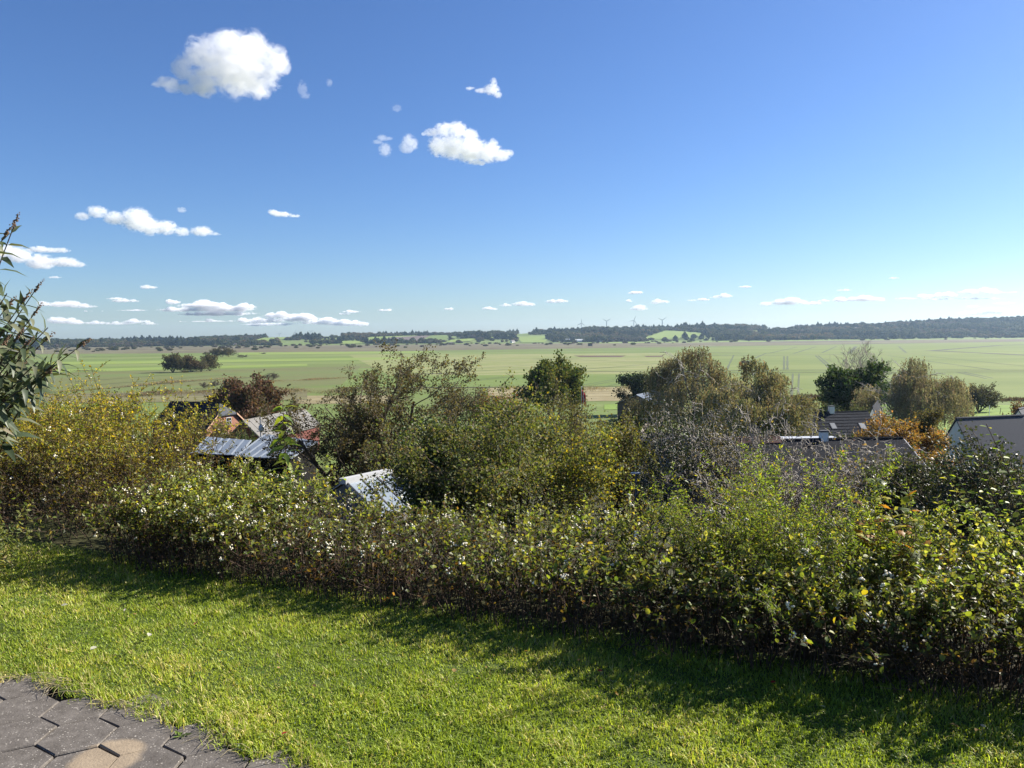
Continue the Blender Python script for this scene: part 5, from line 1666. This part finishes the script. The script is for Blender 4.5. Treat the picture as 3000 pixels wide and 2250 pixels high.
c1 = palette(rng, n, [(0.27, 0.25, 0.035), (0.18, 0.2, 0.035), (0.4, 0.31, 0.03), (0.2, 0.14, 0.04)], [3, 3, 1.8, 1])
c2 = palette(rng, n, [(0.04, 0.048, 0.017), (0.075, 0.048, 0.022), (0.05, 0.033, 0.017)], [2, 2, 2])  # darker tones putting shade into the shrub's lower leaves
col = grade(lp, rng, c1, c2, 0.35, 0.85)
keep = rng.random(n) < np.interp(lp[:, 2], [0.1, 0.4, 0.7], [0.35, 0.7, 0.95])
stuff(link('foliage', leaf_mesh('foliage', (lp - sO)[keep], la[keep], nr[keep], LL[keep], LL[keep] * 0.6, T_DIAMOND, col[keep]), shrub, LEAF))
pick = (rng.random(len(tips)) < 0.035) & (tips[:, 2] > 0.3)
fl = []
for p in tips[pick]:
    for _ in range(rng.integers(2, 6)):
        fl.append(p + rng.normal(0, 0.012, 3))
fl = np.array(fl)
fr = rng.uniform(0.005, 0.009, len(fl))
V = (IV0[None] * fr[:, None, None] + (fl - sO)[:, None]).reshape(-1, 3)
F = (IF0[None] + (np.arange(len(fl)) * len(IV0))[:, None, None]).reshape(-1, 3)
stuff(link('seed_heads', mesh_np('seed_heads', V, [F], smooth=True), shrub, BERRY))

# feathery yellow green shrub in the right part of the hedge
rng = R(630)
fO = hedge_pt(1.38, 0.55, 0)
feather = thing('feathery_shrub', 'fine leaved lime green shrub with upright shoots growing through the hedge', 'shrub', fO)
specs = []
for k in range(85):
    o = rng.normal(0, 0.17, 2)
    p = fO + HT * o[0] + HN * o[1]
    gz = float(ground_z(p[0], p[1]))
    specs.append((np.array([p[0], p[1], gz]), rng.uniform(0.62, 1.02) - gz, HT * (o[0] * 1.6 + rng.normal(0, 0.1)) + HN * (o[1] * 1.2)))
ch, lp, la, tips = thicket(rng, specs, 0.02, 0.012, 9, 0.16, 0.3, rad=0.003, curl=0.13)
mb = MB()
for pts, rad, lvl in ch:
    mb.tube(pts - fO, rad, 3)
mb.build('stems', TWIG, feather, True)
n = len(lp)
LL = 0.02 * rng.uniform(0.6, 1.3, n)
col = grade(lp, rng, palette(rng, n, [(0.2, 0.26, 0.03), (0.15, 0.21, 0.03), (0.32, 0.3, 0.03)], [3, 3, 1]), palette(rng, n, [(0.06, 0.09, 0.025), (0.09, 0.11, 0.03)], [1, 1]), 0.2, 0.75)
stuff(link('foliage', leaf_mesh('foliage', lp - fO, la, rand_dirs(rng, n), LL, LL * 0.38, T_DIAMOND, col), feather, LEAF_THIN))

# saplings with leaves large enough to be picked apart
def sapling(name, label, base, shoots, tmpl, L, wid, cols, mat, seed, step=0.06, cluster=2, rad=0.005, droop=0.25, start=0.35):
    rng = R(seed)
    root = thing(name, label, 'sapling', base)
    srcs = [leaf_source('leaf', tmpl, L, wid, c, mat) for c in cols]
    for top, bend in shoots:
        top = np.array(top) - base
        m = 9
        ts = np.linspace(0, 1, m)
        pts = top * ts[:, None] + np.array(bend) * np.sin(ts * math.pi)[:, None] + rng.normal(0, 0.004, (m, 3))
        MB().tube(pts, np.linspace(rad, rad * 0.4, m), 5).build('stem', TWIG, root, True)
        ln = np.linalg.norm(top)
        k = int(ln * (1 - start) / step)
        ph = rng.random() * 6
        for j in range(k):
            f = start + (1 - start) * (j + 0.5) / k
            q = f * (m - 1)
            i = min(int(q), m - 2)
            p = pts[i] + (pts[i + 1] - pts[i]) * (q - i)
            dv = unit(pts[i + 1] - pts[i])
            for c in range(cluster):
                a = ph + j * 1.57 + c * 2 * math.pi / cluster + rng.normal(0, 0.25)
                sd = np.array([math.cos(a), math.sin(a), 0])
                ax = unit(sd + dv * rng.uniform(0.1, 0.7) - np.array([0, 0, droop * rng.uniform(0, 1.6)]))
                nrm = unit(np.array([0, 0, 1.0]) + rng.normal(0, 0.35, 3))
                place('leaf', srcs[rng.integers(len(srcs))], root, p + ax * 0.006, ax, nrm, rng.uniform(0.6, 1.15) * (1 - 0.35 * max(0, f - 0.75) / 0.25))
    return root

# maple leaf outline, five lobes
ml = np.array([(0, 0), (0.12, 0.30), (-0.02, 0.5), (0.25, 0.46), (0.38, 0.62), (0.55, 0.36), (0.78, 0.30), (0.74, 0.14), (1.0, 0), (0.74, -0.14), (0.78, -0.30), (0.55, -0.36),
               (0.38, -0.62), (0.25, -0.46), (-0.02, -0.5), (0.12, -0.30)])
mv = np.column_stack([ml, -0.18 * np.abs(ml[:, 1]) - 0.12 * ml[:, 0] ** 2])
mv = np.vstack([mv, [[0.38, 0, 0.03]]])
T_MAPLE = (mv, [np.array([[i, 16, (i + 1) % 16] for i in range(16)])[:, ::-1]])
mb0 = hedge_pt(2.02, 0.35, 0)
sapling('maple_sapling', 'young maple with large yellow green lobed leaves standing in the hedge', mb0,
        [(P(2560, 1395, 4.1), (0.02, 0, 0)), (P(2500, 1440, 4.0), (-0.03, 0, 0)), (P(2660, 1430, 4.05), (0.03, 0, 0)), (P(2610, 1500, 3.9), (0.02, -0.03, 0)), (P(2530, 1560, 3.85), (0, -0.03, 0))],
        T_MAPLE, 0.09, 1.0, [(0.24, 0.27, 0.03), (0.17, 0.22, 0.03), (0.36, 0.32, 0.03), (0.1, 0.14, 0.03), (0.35, 0.17, 0.03)], LEAF_THIN, 640, step=0.045, start=0.62)
sapling('maple_sapling', 'low maple seedling with dark leaves in the shade under the hedge', hedge_pt(1.95, 0.05, 0),
        [(P(2600, 1890, 3.5), (0, -0.02, 0)), (P(2680, 1880, 3.45), (0.02, 0, 0)), (P(2560, 1930, 3.45), (0, 0, 0))],
        T_MAPLE, 0.07, 1.0, [(0.13, 0.14, 0.03), (0.16, 0.13, 0.03)], LEAF_THIN, 641, step=0.07, start=0.55)
sapling('privet', 'tall privet shoots with bright oval leaves at the right end of the hedge', hedge_pt(2.75, 0.65, 0),
        [(P(2890, 1245, 4.0), (0.02, 0, 0)), (P(2850, 1330, 3.9), (-0.03, 0, 0)), (P(2960, 1370, 3.9), (0.03, 0, 0)), (P(2800, 1390, 3.85), (-0.04, 0, 0)), (P(2990, 1430, 3.8), (0.03, 0, 0)),
         (P(2760, 1370, 3.95), (-0.03, 0, 0)), (P(2920, 1440, 3.8), (0, -0.02, 0)), (P(2860, 1430, 3.8), (0, -0.02, 0)), (P(3010, 1330, 4.0), (0.02, 0, 0)), (P(2830, 1470, 3.75), (0, -0.03, 0))],
        T_OVAL, 0.048, 0.6, [(0.18, 0.26, 0.03), (0.24, 0.31, 0.04), (0.12, 0.18, 0.03), (0.34, 0.34, 0.05)], LEAF, 642, step=0.04, start=0.5)
sapling('privet', 'spindly privet shoots with a few leaves left of the lime green shrub', hedge_pt(0.55, 0.7, 0),
        [(P(1990, 1415, 4.7), (0.02, 0, 0)), (P(2040, 1380, 4.7), (-0.02, 0, 0)), (P(1930, 1430, 4.7), (-0.02, 0, 0))],
        T_OVAL, 0.045, 0.6, [(0.14, 0.21, 0.03), (0.3, 0.28, 0.03), (0.08, 0.12, 0.03)], LEAF, 643, step=0.05, start=0.5)
wb = hedge_pt(-2.25, 0.9, 0)
wt = P(826, 1183, 6.6)
sapling('walnut_sapling', 'slender sapling with drooping leaves rising before the metal roofs', np.array([wt[0] + 0.02, wt[1], float(ground_z(wt[0], wt[1]))]),
        [(wt, (0.015, 0, 0))], T_LANCE, 0.17, 0.36, [(0.08, 0.13, 0.03), (0.12, 0.18, 0.035), (0.2, 0.24, 0.04)], LEAF, 644, step=0.06, cluster=4, rad=0.006, droop=0.6, start=0.45)

# butterfly bush at the left edge
rng = R(650)
bO = np.array([-3.85, 4.9, 0.0])
bud = thing('butterfly_bush', 'butterfly bush with long drooping grey green leaves at the left edge', 'shrub', bO)
BC = [(0.06, 0.085, 0.045), (0.085, 0.11, 0.055), (0.045, 0.065, 0.035), (0.15, 0.16, 0.1)]
bsrc = [leaf_source('leaf', T_LANCE, 0.13, 0.3, c, LEAF_WAXY) for c in BC]
M_SPIKE = mat_plain('seed_spike', (0.16, 0.1, 0.06), (0.09, 0.06, 0.04), scale=40, rough=0.9)
tipsb = [(40, 665), (15, 690), (-20, 640), (100, 855), (70, 880), (140, 960), (130, 1000), (60, 950), (20, 900), (-30, 880), (235, 1015), (180, 1045), (110, 1060), (60, 1040), (10, 1010),
         (-40, 1000), (140, 1095), (80, 1130), (30, 1110), (-20, 1090), (50, 990), (-30, 780), (-50, 930), (100, 920), (10, 960), (-30, 1050), (115, 985), (160, 1065), (90, 1095), (20, 860),
         (60, 1075), (35, 1150), (-10, 1150), (75, 1010), (-10, 840), (90, 950)]
lps, lax, lnr, lsc = [], [], [], []
for k, (px, py) in enumerate(tipsb):
    tip = P(px, py, rng.uniform(3.9, 4.5)) - bO
    st = np.array([rng.normal(0, 0.08), rng.normal(0, 0.08), 0.0])
    m = 12
    ts = np.linspace(0, 1, m)[:, None]
    mid = st * 0.5 + tip * 0.5 + np.array([-0.12, 0.03, 0.22 * np.linalg.norm(tip[:2])])
    pts = st * (1 - ts) ** 2 + 2 * mid * ts * (1 - ts) + tip * ts ** 2
    MB().tube(pts, np.linspace(0.008, 0.0025, m), 5).build('branch', TWIG, bud, True)
    cnt = 14
    for j in range(cnt):
        f = 0.48 + 0.52 * (j + 0.5) / cnt
        q = f * (m - 1)
        i = min(int(q), m - 2)
        p = pts[i] + (pts[i + 1] - pts[i]) * (q - i)
        dv = unit(pts[i + 1] - pts[i])
        a = j * 1.57 + rng.normal(0, 0.3)
        s1 = unit(np.cross(dv, np.array([0.1, 0.2, 1.0])))
        s2 = np.cross(dv, s1)
        sd = s1 * math.cos(a) + s2 * math.sin(a)
        for s in (1, -1):
            if rng.random() < 0.9:
                lps.append(p)
                lax.append(unit(sd * s * 0.8 + dv * 0.6 + np.array([0, 0, -0.25])))
                lnr.append(unit(np.array([0, 0, 1.0]) + 0.35 * rng.normal(size=3)))
                lsc.append(rng.uniform(0.8, 1.35) * (1.0 - 0.45 * max(0, f - 0.85) / 0.15))
    if k in (0, 1, 3, 4, 6, 8, 10, 14, 16, 18, 20, 23, 30, 33):
        dv = unit(pts[-1] - pts[-3])
        mb = MB()
        for j in range(26):
            f = j / 26
            c = pts[-1] + dv * 0.11 * f + np.array([0, 0, -0.01 * f * f])
            mb.add(IV1 * 0.0065 * (1.1 - 0.7 * f) + c + rng.normal(0, 0.004, 3), [IF1])
        mb.build('seed_spike', M_SPIKE, bud)
lps, lax, lnr, lsc = np.array(lps), np.array(lax), np.array(lnr), np.array(lsc)
wpos = lps + bO
show = np.where((wpos[:, 0] / wpos[:, 1] > -0.67), lsc / wpos[:, 1], 0)
order = np.argsort(-show)
for i in order[:300]:
    place('leaf', bsrc[rng.integers(4)], bud, lps[i], lax[i], lnr[i], lsc[i])
i = order[300:]
stuff(link('foliage', leaf_mesh('foliage', lps[i], lax[i], lnr[i], 0.13 * lsc[i], 0.039 * lsc[i], T_LANCE, palette(rng, len(i), BC, [1, 1, 1, 1])), bud, LEAF_WAXY))
# lower left weeds
rng = R(655)
wO = np.array([-3.62, 5.0, 0])
weed = thing('yellowing_weed', 'pale yellow green weeds at the foot of the butterfly bush', 'weed', wO)
specs = [(wO + np.array([rng.normal(0, 0.12), rng.normal(0, 0.14), 0]), rng.uniform(0.25, 0.6), np.array([rng.normal(0.25, 0.25), rng.normal(-0.05, 0.25), 0])) for k in range(40)]
ch, lp, la, tips = thicket(rng, specs, 0.03, 0.04, 3, 0.12, 0.15, rad=0.0025, curl=0.2)
mb = MB()
for pts, rad, lvl in ch:
    mb.tube(pts - wO, rad, 3)
mb.build('stems', TWIG, weed)
n = len(lp)
stuff(link('foliage', leaf_mesh('foliage', lp - wO, la, rand_dirs(rng, n), 0.04, 0.016, T_DIAMOND, palette(rng, n, [(0.17, 0.19, 0.05), (0.28, 0.26, 0.09), (0.12, 0.15, 0.04)], [2, 1, 2])), weed, LEAF_THIN))

# ------------------------------------------------------------------ lawn and patio
def gpt(px, py):
    v = ray(px, py)
    t = -EYE / v[2]
    return np.array([v[0] * t, v[1] * t])

EDGE = np.array([gpt(*p) for p in [(-700, 1840), (-250, 1920), (0, 1985), (60, 1990), (140, 2010), (270, 2052), (370, 2088), (470, 2108), (560, 2135), (640, 2172), (710, 2205), (800, 2225), (900, 2258), (1000, 2330), (1400, 2600)]])
def patio_side(x, y):
    """metres on the lawn side of the patio edge (negative = over the pavers)"""
    return y - np.interp(x, EDGE[:, 0], EDGE[:, 1])
M_TURF = mat_field('turf', [(0.3, (0.035, 0.045, 0.014)), (0.5, (0.055, 0.08, 0.02)), (0.7, (0.09, 0.1, 0.03))], sx=3, sy=3, fine=30, fine_amt=0.6)
xs = np.linspace(-7, 6, 130)
yl = np.interp(xs, EDGE[:, 0], EDGE[:, 1])
yl = np.maximum(yl, 0.6)
yh = 4.16 - 0.452 * xs + 0.16
rows = 26
V, F = [], []
for i in range(rows):
    f = i / (rows - 1)
    V.append(np.column_stack([xs, yl + (yh - yl) * f, np.full(len(xs), -0.002)]))
V = np.concatenate(V)
k = len(xs)
ii = (np.arange(rows - 1)[:, None] * k + np.arange(k - 1)[None]).ravel()
structure(link('lawn', mesh_np('lawn', V, [np.stack([ii, ii + 1, ii + k + 1, ii + k], 1)]), None, M_TURF))

def lawn_noise(x, y, s, o=0.0):
    return (np.sin(x * s + 1.3 * np.sin(y * s * 0.7 + o)) * np.cos(y * s * 1.1 + 1.7 * np.sin(x * s * 0.6 + o * 2)) + np.sin((x + y) * s * 1.9 + o) * 0.4) / 1.4

rng = R(700)
n = 700000
x = rng.uniform(-4.7, 3.6, n)
y = rng.uniform(2.2, 6.4, n)
s = hedge_s(x, y)
d = np.hypot(x, y)
ok = (patio_side(x, y) > rng.normal(0.0, 0.03, n) + 0.01 + 0.03 * np.sin(x * 23) * np.sin(x * 9.1 + 1)) & (s < rng.normal(0.02, 0.07, n)) & (np.abs(x / y) < 0.74) & (rng.random(n) < np.clip(1.0 - 0.10 * (d - 2.6), 0.45, 1))
x, y, s, d = x[ok], y[ok], s[ok], d[ok]
n = len(x)
l1, l2, l3 = lawn_noise(x, y, 2.1), lawn_noise(x, y, 6.5, 2.0), lawn_noise(x, y, 17.0, 4.0)
edge = np.clip(1 - patio_side(x, y) / 0.22, 0, 1)
H = 0.021 * rng.uniform(0.5, 1.35, n) * (1 + 0.35 * l2 + 0.4 * l3) * (1 + 0.9 * edge) + (rng.random(n) < 0.015) * rng.uniform(0.01, 0.035, n)
Wd = rng.uniform(0.0015, 0.0028, n) * (0.75 + 0.11 * d)
ang = rng.uniform(0, 2 * math.pi, n)
ln = np.abs(rng.normal(0, 0.62, n)) + 0.12
dx, dy = np.cos(ang), np.sin(ang)
sdx, sdy = -dy, dx
base = np.column_stack([x, y, np.full(n, -0.004)])
m_ = base + np.column_stack([dx * ln * H * 0.4, dy * ln * H * 0.4, H * 0.62])
tp = base + np.column_stack([dx * ln * H * 1.15, dy * ln * H * 1.15, H * (1.0 - 0.22 * np.minimum(ln, 1.6))])
sv = np.column_stack([sdx, sdy, np.zeros(n)]) * Wd[:, None]
nearb = d < 3.5
o_ = np.argsort(~nearb, kind='stable')               # near blades first: bent in two; far ones plain
base, sv, m_, tp = base[o_], sv[o_], m_[o_], tp[o_]
x, y, d, l1, l2, l3, edge = x[o_], y[o_], d[o_], l1[o_], l2[o_], l3[o_], edge[o_]
nb_ = int(nearb.sum())
V1 = np.stack([base - sv, base + sv, m_ + sv * 0.8, m_ - sv * 0.8, tp], 1)[:nb_].reshape(-1, 3)
V2 = np.stack([base - sv * 1.2, base + sv * 1.2, tp], 1)[nb_:].reshape(-1, 3)
V = np.concatenate([V1, V2])
i5 = np.arange(nb_) * 5
i3 = nb_ * 5 + np.arange(n - nb_) * 3
F4 = np.stack([i5, i5 + 1, i5 + 2, i5 + 3], 1)
F3 = np.concatenate([np.stack([i5 + 3, i5 + 2, i5 + 4], 1), np.stack([i3, i3 + 1, i3 + 2], 1)])
g_a = np.array([(0.18, 0.255, 0.025)])
g_b = np.array([(0.37, 0.435, 0.06)])
g_c = np.array([(0.5, 0.43, 0.18)])
f = np.clip(0.5 + 0.35 * l1 + 0.45 * l2 + rng.normal(0, 0.28, n), 0, 1)[:, None]
col = g_a * (1 - f) + g_b * f
dry = rng.random(n) < np.clip(0.09 + 0.14 * l2 + 0.14 * l3 + 0.12 * l1 + 0.12 * edge + 0.12 * np.clip((-x - 1.6) / 1.5, 0, 1), 0.02, 0.5)
col[dry] = g_c * np.exp(rng.normal(0, 0.25, (int(dry.sum()), 1)))
col *= np.exp(rng.normal(0, 0.16, (n, 1)))
gr = link('grass', mesh_np('grass', V, [F4, F3], np.concatenate([np.repeat(col[:nb_], 5, 0), np.repeat(col[nb_:], 3, 0)])), None, GRASSM)
tag(stuff(gr), 'short sunlit grass of the lawn', 'grass')

# clover and broad weeds low in the turf near the pavers
n = 9000
x, y = rng.uniform(-2.7, 1.5, n), rng.uniform(2.4, 4.4, n)
ps = patio_side(x, y)
ok = (ps > 0.0) & (rng.random(n) < np.clip(0.9 - ps * 0.9, 0.05, 1)) & (lawn_noise(x, y, 4.2, 1.0) > -0.25)
x, y = x[ok], y[ok]
n = len(x)
pos = np.column_stack([x, y, rng.uniform(0.008, 0.032, n)])
nr = rng.normal(0, 0.35, (n, 3)) + np.array([0, 0, 1.0])
L = rng.uniform(0.007, 0.015, n)
me = leaf_mesh('clover', pos, rand_dirs(rng, n) * np.array([1, 1, 0.3]), nr, L, L * 0.9, T_OVAL, palette(rng, n, [(0.09, 0.15, 0.025), (0.13, 0.2, 0.03), (0.16, 0.22, 0.04)], [2, 2, 1]))
tag(stuff(link('clover', me, None, GRASSM)), 'small clover and weed leaves in the turf beside the pavers', 'clover')

# dry grass stalks lying over the paver edge
rng = R(705)
dg_ = thing('dry_grass_tuft', 'pale dry grass stalks hanging over the edge of the pavers', 'grass tuft', (*gpt(170, 2040), 0))
base = np.array([*gpt(170, 2040), 0])
mb = MB()
for k in range(95):
    px = rng.choice([60, 150, 190, 330, 620, 690], p=[0.2, 0.2, 0.2, 0.2, 0.1, 0.1]) + rng.normal(0, 25)
    py = np.interp(px, [0, 60, 140, 270, 370, 470, 560, 640, 700], [1985, 1990, 2010, 2052, 2088, 2108, 2135, 2172, 2212]) + rng.uniform(-12, 6)
    p = np.array([*gpt(px, py), 0.012]) - base
    a = math.radians(rng.uniform(-210, 20))
    L = rng.uniform(0.03, 0.13)
    q = p + np.array([math.cos(a) * L * 0.5, math.sin(a) * L * 0.5, rng.uniform(0.005, 0.02)])
    e = p + np.array([math.cos(a) * L, math.sin(a) * L, 0.004])
    mb.tube([p, q, e], [0.0013, 0.0012, 0.0006], 3)
mb.build('stalks', mat_plain('straw', (0.42, 0.36, 0.2), (0.3, 0.25, 0.13), scale=30, rough=0.8), dg_)
stuff(dg_.children[0])

# hexagonal pavers
m, nt, bs = new_mat('paver_concrete')
bs.inputs['Roughness'].default_value = 0.85
bs.inputs['Specular IOR Level'].default_value = 0.3
ge = N(nt, 'ShaderNodeNewGeometry')
n1 = N(nt, 'ShaderNodeTexNoise'); n1.inputs['Scale'].default_value = 14; n1.inputs['Detail'].default_value = 8; n1.inputs['Roughness'].default_value = 0.7
r1 = ramp(nt, [(0.3, (0.062, 0.054, 0.046)), (0.55, (0.105, 0.094, 0.083)), (0.75, (0.155, 0.14, 0.125))])
vor = N(nt, 'ShaderNodeTexVoronoi'); vor.inputs['Scale'].default_value = 75; vor.inputs['Randomness'].default_value = 1
n2 = N(nt, 'ShaderNodeTexNoise'); n2.inputs['Scale'].default_value = 22; n2.inputs['Detail'].default_value = 3
lt = N(nt, 'ShaderNodeMath', operation='MULTIPLY_ADD'); lt.inputs[1].default_value = 0.7; lt.inputs[2].default_value = -0.17
ls = N(nt, 'ShaderNodeMath', operation='LESS_THAN')
mxs = N(nt, 'ShaderNodeMix', data_type='RGBA'); mxs.inputs[7].default_value = (0.27, 0.25, 0.22, 1)
st = gpt(312, 2222)
vs = N(nt, 'ShaderNodeVectorMath', operation='DISTANCE'); vs.inputs[1].default_value = (st[0], st[1], 0.0)
n3 = N(nt, 'ShaderNodeTexNoise'); n3.inputs['Scale'].default_value = 9; n3.inputs['Detail'].default_value = 4
ad = N(nt, 'ShaderNodeMath', operation='MULTIPLY_ADD'); ad.inputs[1].default_value = 0.07
rs = ramp(nt, [(0.150, (1, 1, 1)), (0.178, (0, 0, 0))])
mst = N(nt, 'ShaderNodeMix', data_type='RGBA')
rst = ramp(nt, [(0.3, (0.19, 0.15, 0.105)), (0.7, (0.27, 0.215, 0.15))])
bp_ = N(nt, 'ShaderNodeBump'); bp_.inputs['Strength'].default_value = 0.55; bp_.inputs['Distance'].default_value = 0.004
n4 = N(nt, 'ShaderNodeTexNoise'); n4.inputs['Scale'].default_value = 120; n4.inputs['Detail'].default_value = 5
Lk = nt.links.new
for nd in (n1, n2, n3, n4, vor):
    Lk(ge.outputs['Position'], nd.inputs['Vector'])
Lk(n1.outputs['Fac'], r1.inputs['Fac'])
Lk(n2.outputs['Fac'], lt.inputs[0])
Lk(vor.outputs['Distance'], ls.inputs[0]); Lk(lt.outputs[0], ls.inputs[1])
Lk(ls.outputs[0], mxs.inputs[0]); Lk(r1.outputs[0], mxs.inputs[6])
Lk(ge.outputs['Position'], vs.inputs[0])
Lk(n3.outputs['Fac'], ad.inputs[0]); Lk(vs.outputs['Value'], ad.inputs[2])
Lk(ad.outputs[0], rs.inputs['Fac'])
Lk(n1.outputs['Fac'], rst.inputs['Fac'])
Lk(rs.outputs[0], mst.inputs[0]); Lk(mxs.outputs[2], mst.inputs[6]); Lk(rst.outputs[0], mst.inputs[7])
Lk(mst.outputs[2], bs.inputs['Base Color'])
Lk(n4.outputs['Fac'], bp_.inputs['Height']); Lk(bp_.outputs[0], bs.inputs['Normal'])
M_PAVER = m
M_SAND = mat_plain('joint_sand', (0.06, 0.05, 0.04), (0.03, 0.026, 0.02), scale=40, rough=0.95)
xs = np.linspace(-6, 2.5, 60)
yt = np.interp(xs, EDGE[:, 0], EDGE[:, 1]) + 0.35
V = np.concatenate([np.column_stack([xs, np.full(60, -3.0), np.full(60, -0.031)]), np.column_stack([xs, yt, np.full(60, -0.031)])])
i = np.arange(59)
patio = structure(link('patio', mesh_np('patio', V, [np.stack([i, i + 1, i + 61, i + 60], 1)]), None, M_SAND))
rng = R(720)
S = 0.1475
Wx = S * math.sqrt(3)
c0 = np.array([-1.768, 3.010])
ca, sa = math.cos(-0.035), math.sin(-0.035)
hx = np.array([(math.sin(a) * S, math.cos(a) * S) for a in np.arange(6) * math.pi / 3])
def hexmesh(seed):
    r = R(seed)
    g = 0.975
    top = hx * (g - 0.03)
    rim = hx * g
    V = np.concatenate([np.column_stack([top, np.zeros(6)]), np.column_stack([rim, np.full(6, -0.005)]), np.column_stack([rim, np.full(6, -0.05)])])
    V[:12, :2] += r.normal(0, 0.0008, (12, 2))
    F4 = [[k + 6, (k + 1) % 6 + 6, (k + 1) % 6, k] for k in range(6)] + [[k + 12, (k + 1) % 6 + 12, (k + 1) % 6 + 6, k + 6] for k in range(6)]
    me = mesh_np('paver', V, [np.array(F4)[:, ::-1], np.array([[5, 4, 3, 2, 1, 0]])])
    me.materials.append(M_PAVER)
    return me
pm = [hexmesh(k) for k in range(4)]
for r_ in range(-10, 5):
    for q_ in range(-9, 12):
        p = np.array([(q_ + 0.5 * (r_ % 2)) * Wx, r_ * 1.5 * S])
        p = np.array([p[0] * ca - p[1] * sa, p[0] * sa + p[1] * ca]) + c0
        if patio_side(p[0], p[1]) > 0.05 or p[1] < 1.9 or abs(p[0]) > 3.6:
            continue
        o = link('paver', pm[rng.integers(4)], patio)
        o.location = (p[0] + rng.normal(0, 0.002), p[1] + rng.normal(0, 0.002), 0.002 + rng.normal(0, 0.0022))
        o.rotation_euler = (rng.normal(0.006, 0.010), rng.normal(0.004, 0.010), -0.035 + rng.normal(0, 0.008))

# weed in a joint
wp = np.array([*gpt(530, 2160), 0.004])
weed = thing('joint_weed', 'small green weed growing in the joint between two pavers', 'weed', wp)
rng = R(731)
for k in range(16):
    a = rng.uniform(0, 6.28)
    place('leaf', leaf_source('leaf', T_OVAL, 0.022, 0.45, [(0.15, 0.22, 0.04), (0.1, 0.16, 0.03)][k % 2], GRASSM), weed,
          np.array([math.cos(a), math.sin(a) * 0.5, 0]) * 0.02 * rng.random(), (math.cos(a), math.sin(a), 0.45), (0, 0, 1), rng.uniform(0.7, 1.4))

# fallen leaves on the lawn
rng = R(740)
FLC = [((0.42, 0.16, 0.1), 'pinkish'), ((0.3, 0.2, 0.08), 'brown'), ((0.5, 0.48, 0.42), 'pale dry'), ((0.3, 0.02, 0.02), 'red')]
fm = [leaf_source('fallen_leaf', T_OVAL, 0.035, 0.7, c, LEAF) for c, _ in FLC]
spots = [(572, 1848, 0, 'pinkish fallen leaf in the middle left of the lawn'), (398, 1818, 1, 'dark brown fallen leaf left on the lawn'),
         (2258, 2022, 3, 'dark red fallen leaf in the sunlit strip at the right'), (845, 2168, 3, 'small red leaf low in the grass near the pavers'),
         (436, 1882, 2, 'pale fallen leaf above the pavers'), (265, 1922, 2, 'pale leaf just up from the dry grass'), (1140, 2106, 2, 'white fallen leaf left of the lower middle'),
         (1765, 1985, 3, 'red leaf at the edge of the shade in the middle'), (2870, 2160, 1, 'brown curled leaf at the lower right'), (2780, 2145, 1, 'dark leaf left of the curled brown leaf'),
         (1330, 1990, 1, 'brown leaf left of the lower shade patch'), (640, 1925, 1, 'brown leaf above the weed clover'), (180, 1790, 2, 'pale leaf near the left border'),
         (1700, 1950, 1, 'brown leaf in the shade patch'), (2560, 1956, 1, 'brown leaf right at the shadow of the hedge'), (2400, 2090, 2, 'pale leaf in the sun at the lower right')]
for px, py, c, lab in spots:
    g = gpt(px, py)
    a = rng.uniform(0, 6.28)
    o = place('fallen_leaf', fm[c], None, (g[0], g[1], 0.034), (math.cos(a), math.sin(a), 0.15), (0.3 * rng.normal(), 0.3 * rng.normal(), 1), rng.uniform(0.7, 1.1))
    tag(o, lab, 'leaf', 'fallen leaves on the lawn')

n = 60
x, y = rng.uniform(-2.6, 2.4, n), rng.uniform(2.6, 3.9, n)
y = y - 0.3 * x
ok = patio_side(x, y) > 0.05
x, y = x[ok], y[ok]
n = len(x)
L = rng.uniform(0.008, 0.022, n)
me = leaf_mesh('leaf_litter', np.column_stack([x, y, np.full(n, 0.022)]), rand_dirs(rng, n) * np.array([1, 1, 0.3]), rng.normal(0, 0.4, (n, 3)) + np.array([0, 0, 1]), L, L * 0.7, T_OVAL,
               palette(rng, n, [(0.3, 0.2, 0.08), (0.5, 0.46, 0.38), (0.12, 0.07, 0.04)], [2, 1, 2]))
tag(stuff(link('leaf_litter', me, None, LEAF)), 'tiny dry scraps of leaf strewn in the grass', 'leaf litter')

# ------------------------------------------------------------------ haze over the valley
hz = MB().box((0, 3560, 42), (17400, 7720, 148)).build('haze', None)
m = bpy.data.materials.new('haze_air')
m.use_nodes = True
nt = m.node_tree
nt.nodes.remove(nt.nodes['Principled BSDF'])
v = N(nt, 'ShaderNodeVolumePrincipled')
v.inputs['Color'].default_value = (0.52, 0.72, 1.0, 1)
v.inputs['Density'].default_value = 0.00005
v.inputs['Anisotropy'].default_value = 0.35
nt.links.new(v.outputs[0], nt.nodes['Material Output'].inputs['Volume'])
hz.data.materials.append(m)
stuff(hz)
tag(hz, 'thin bluish haze lying over the valley', 'haze')
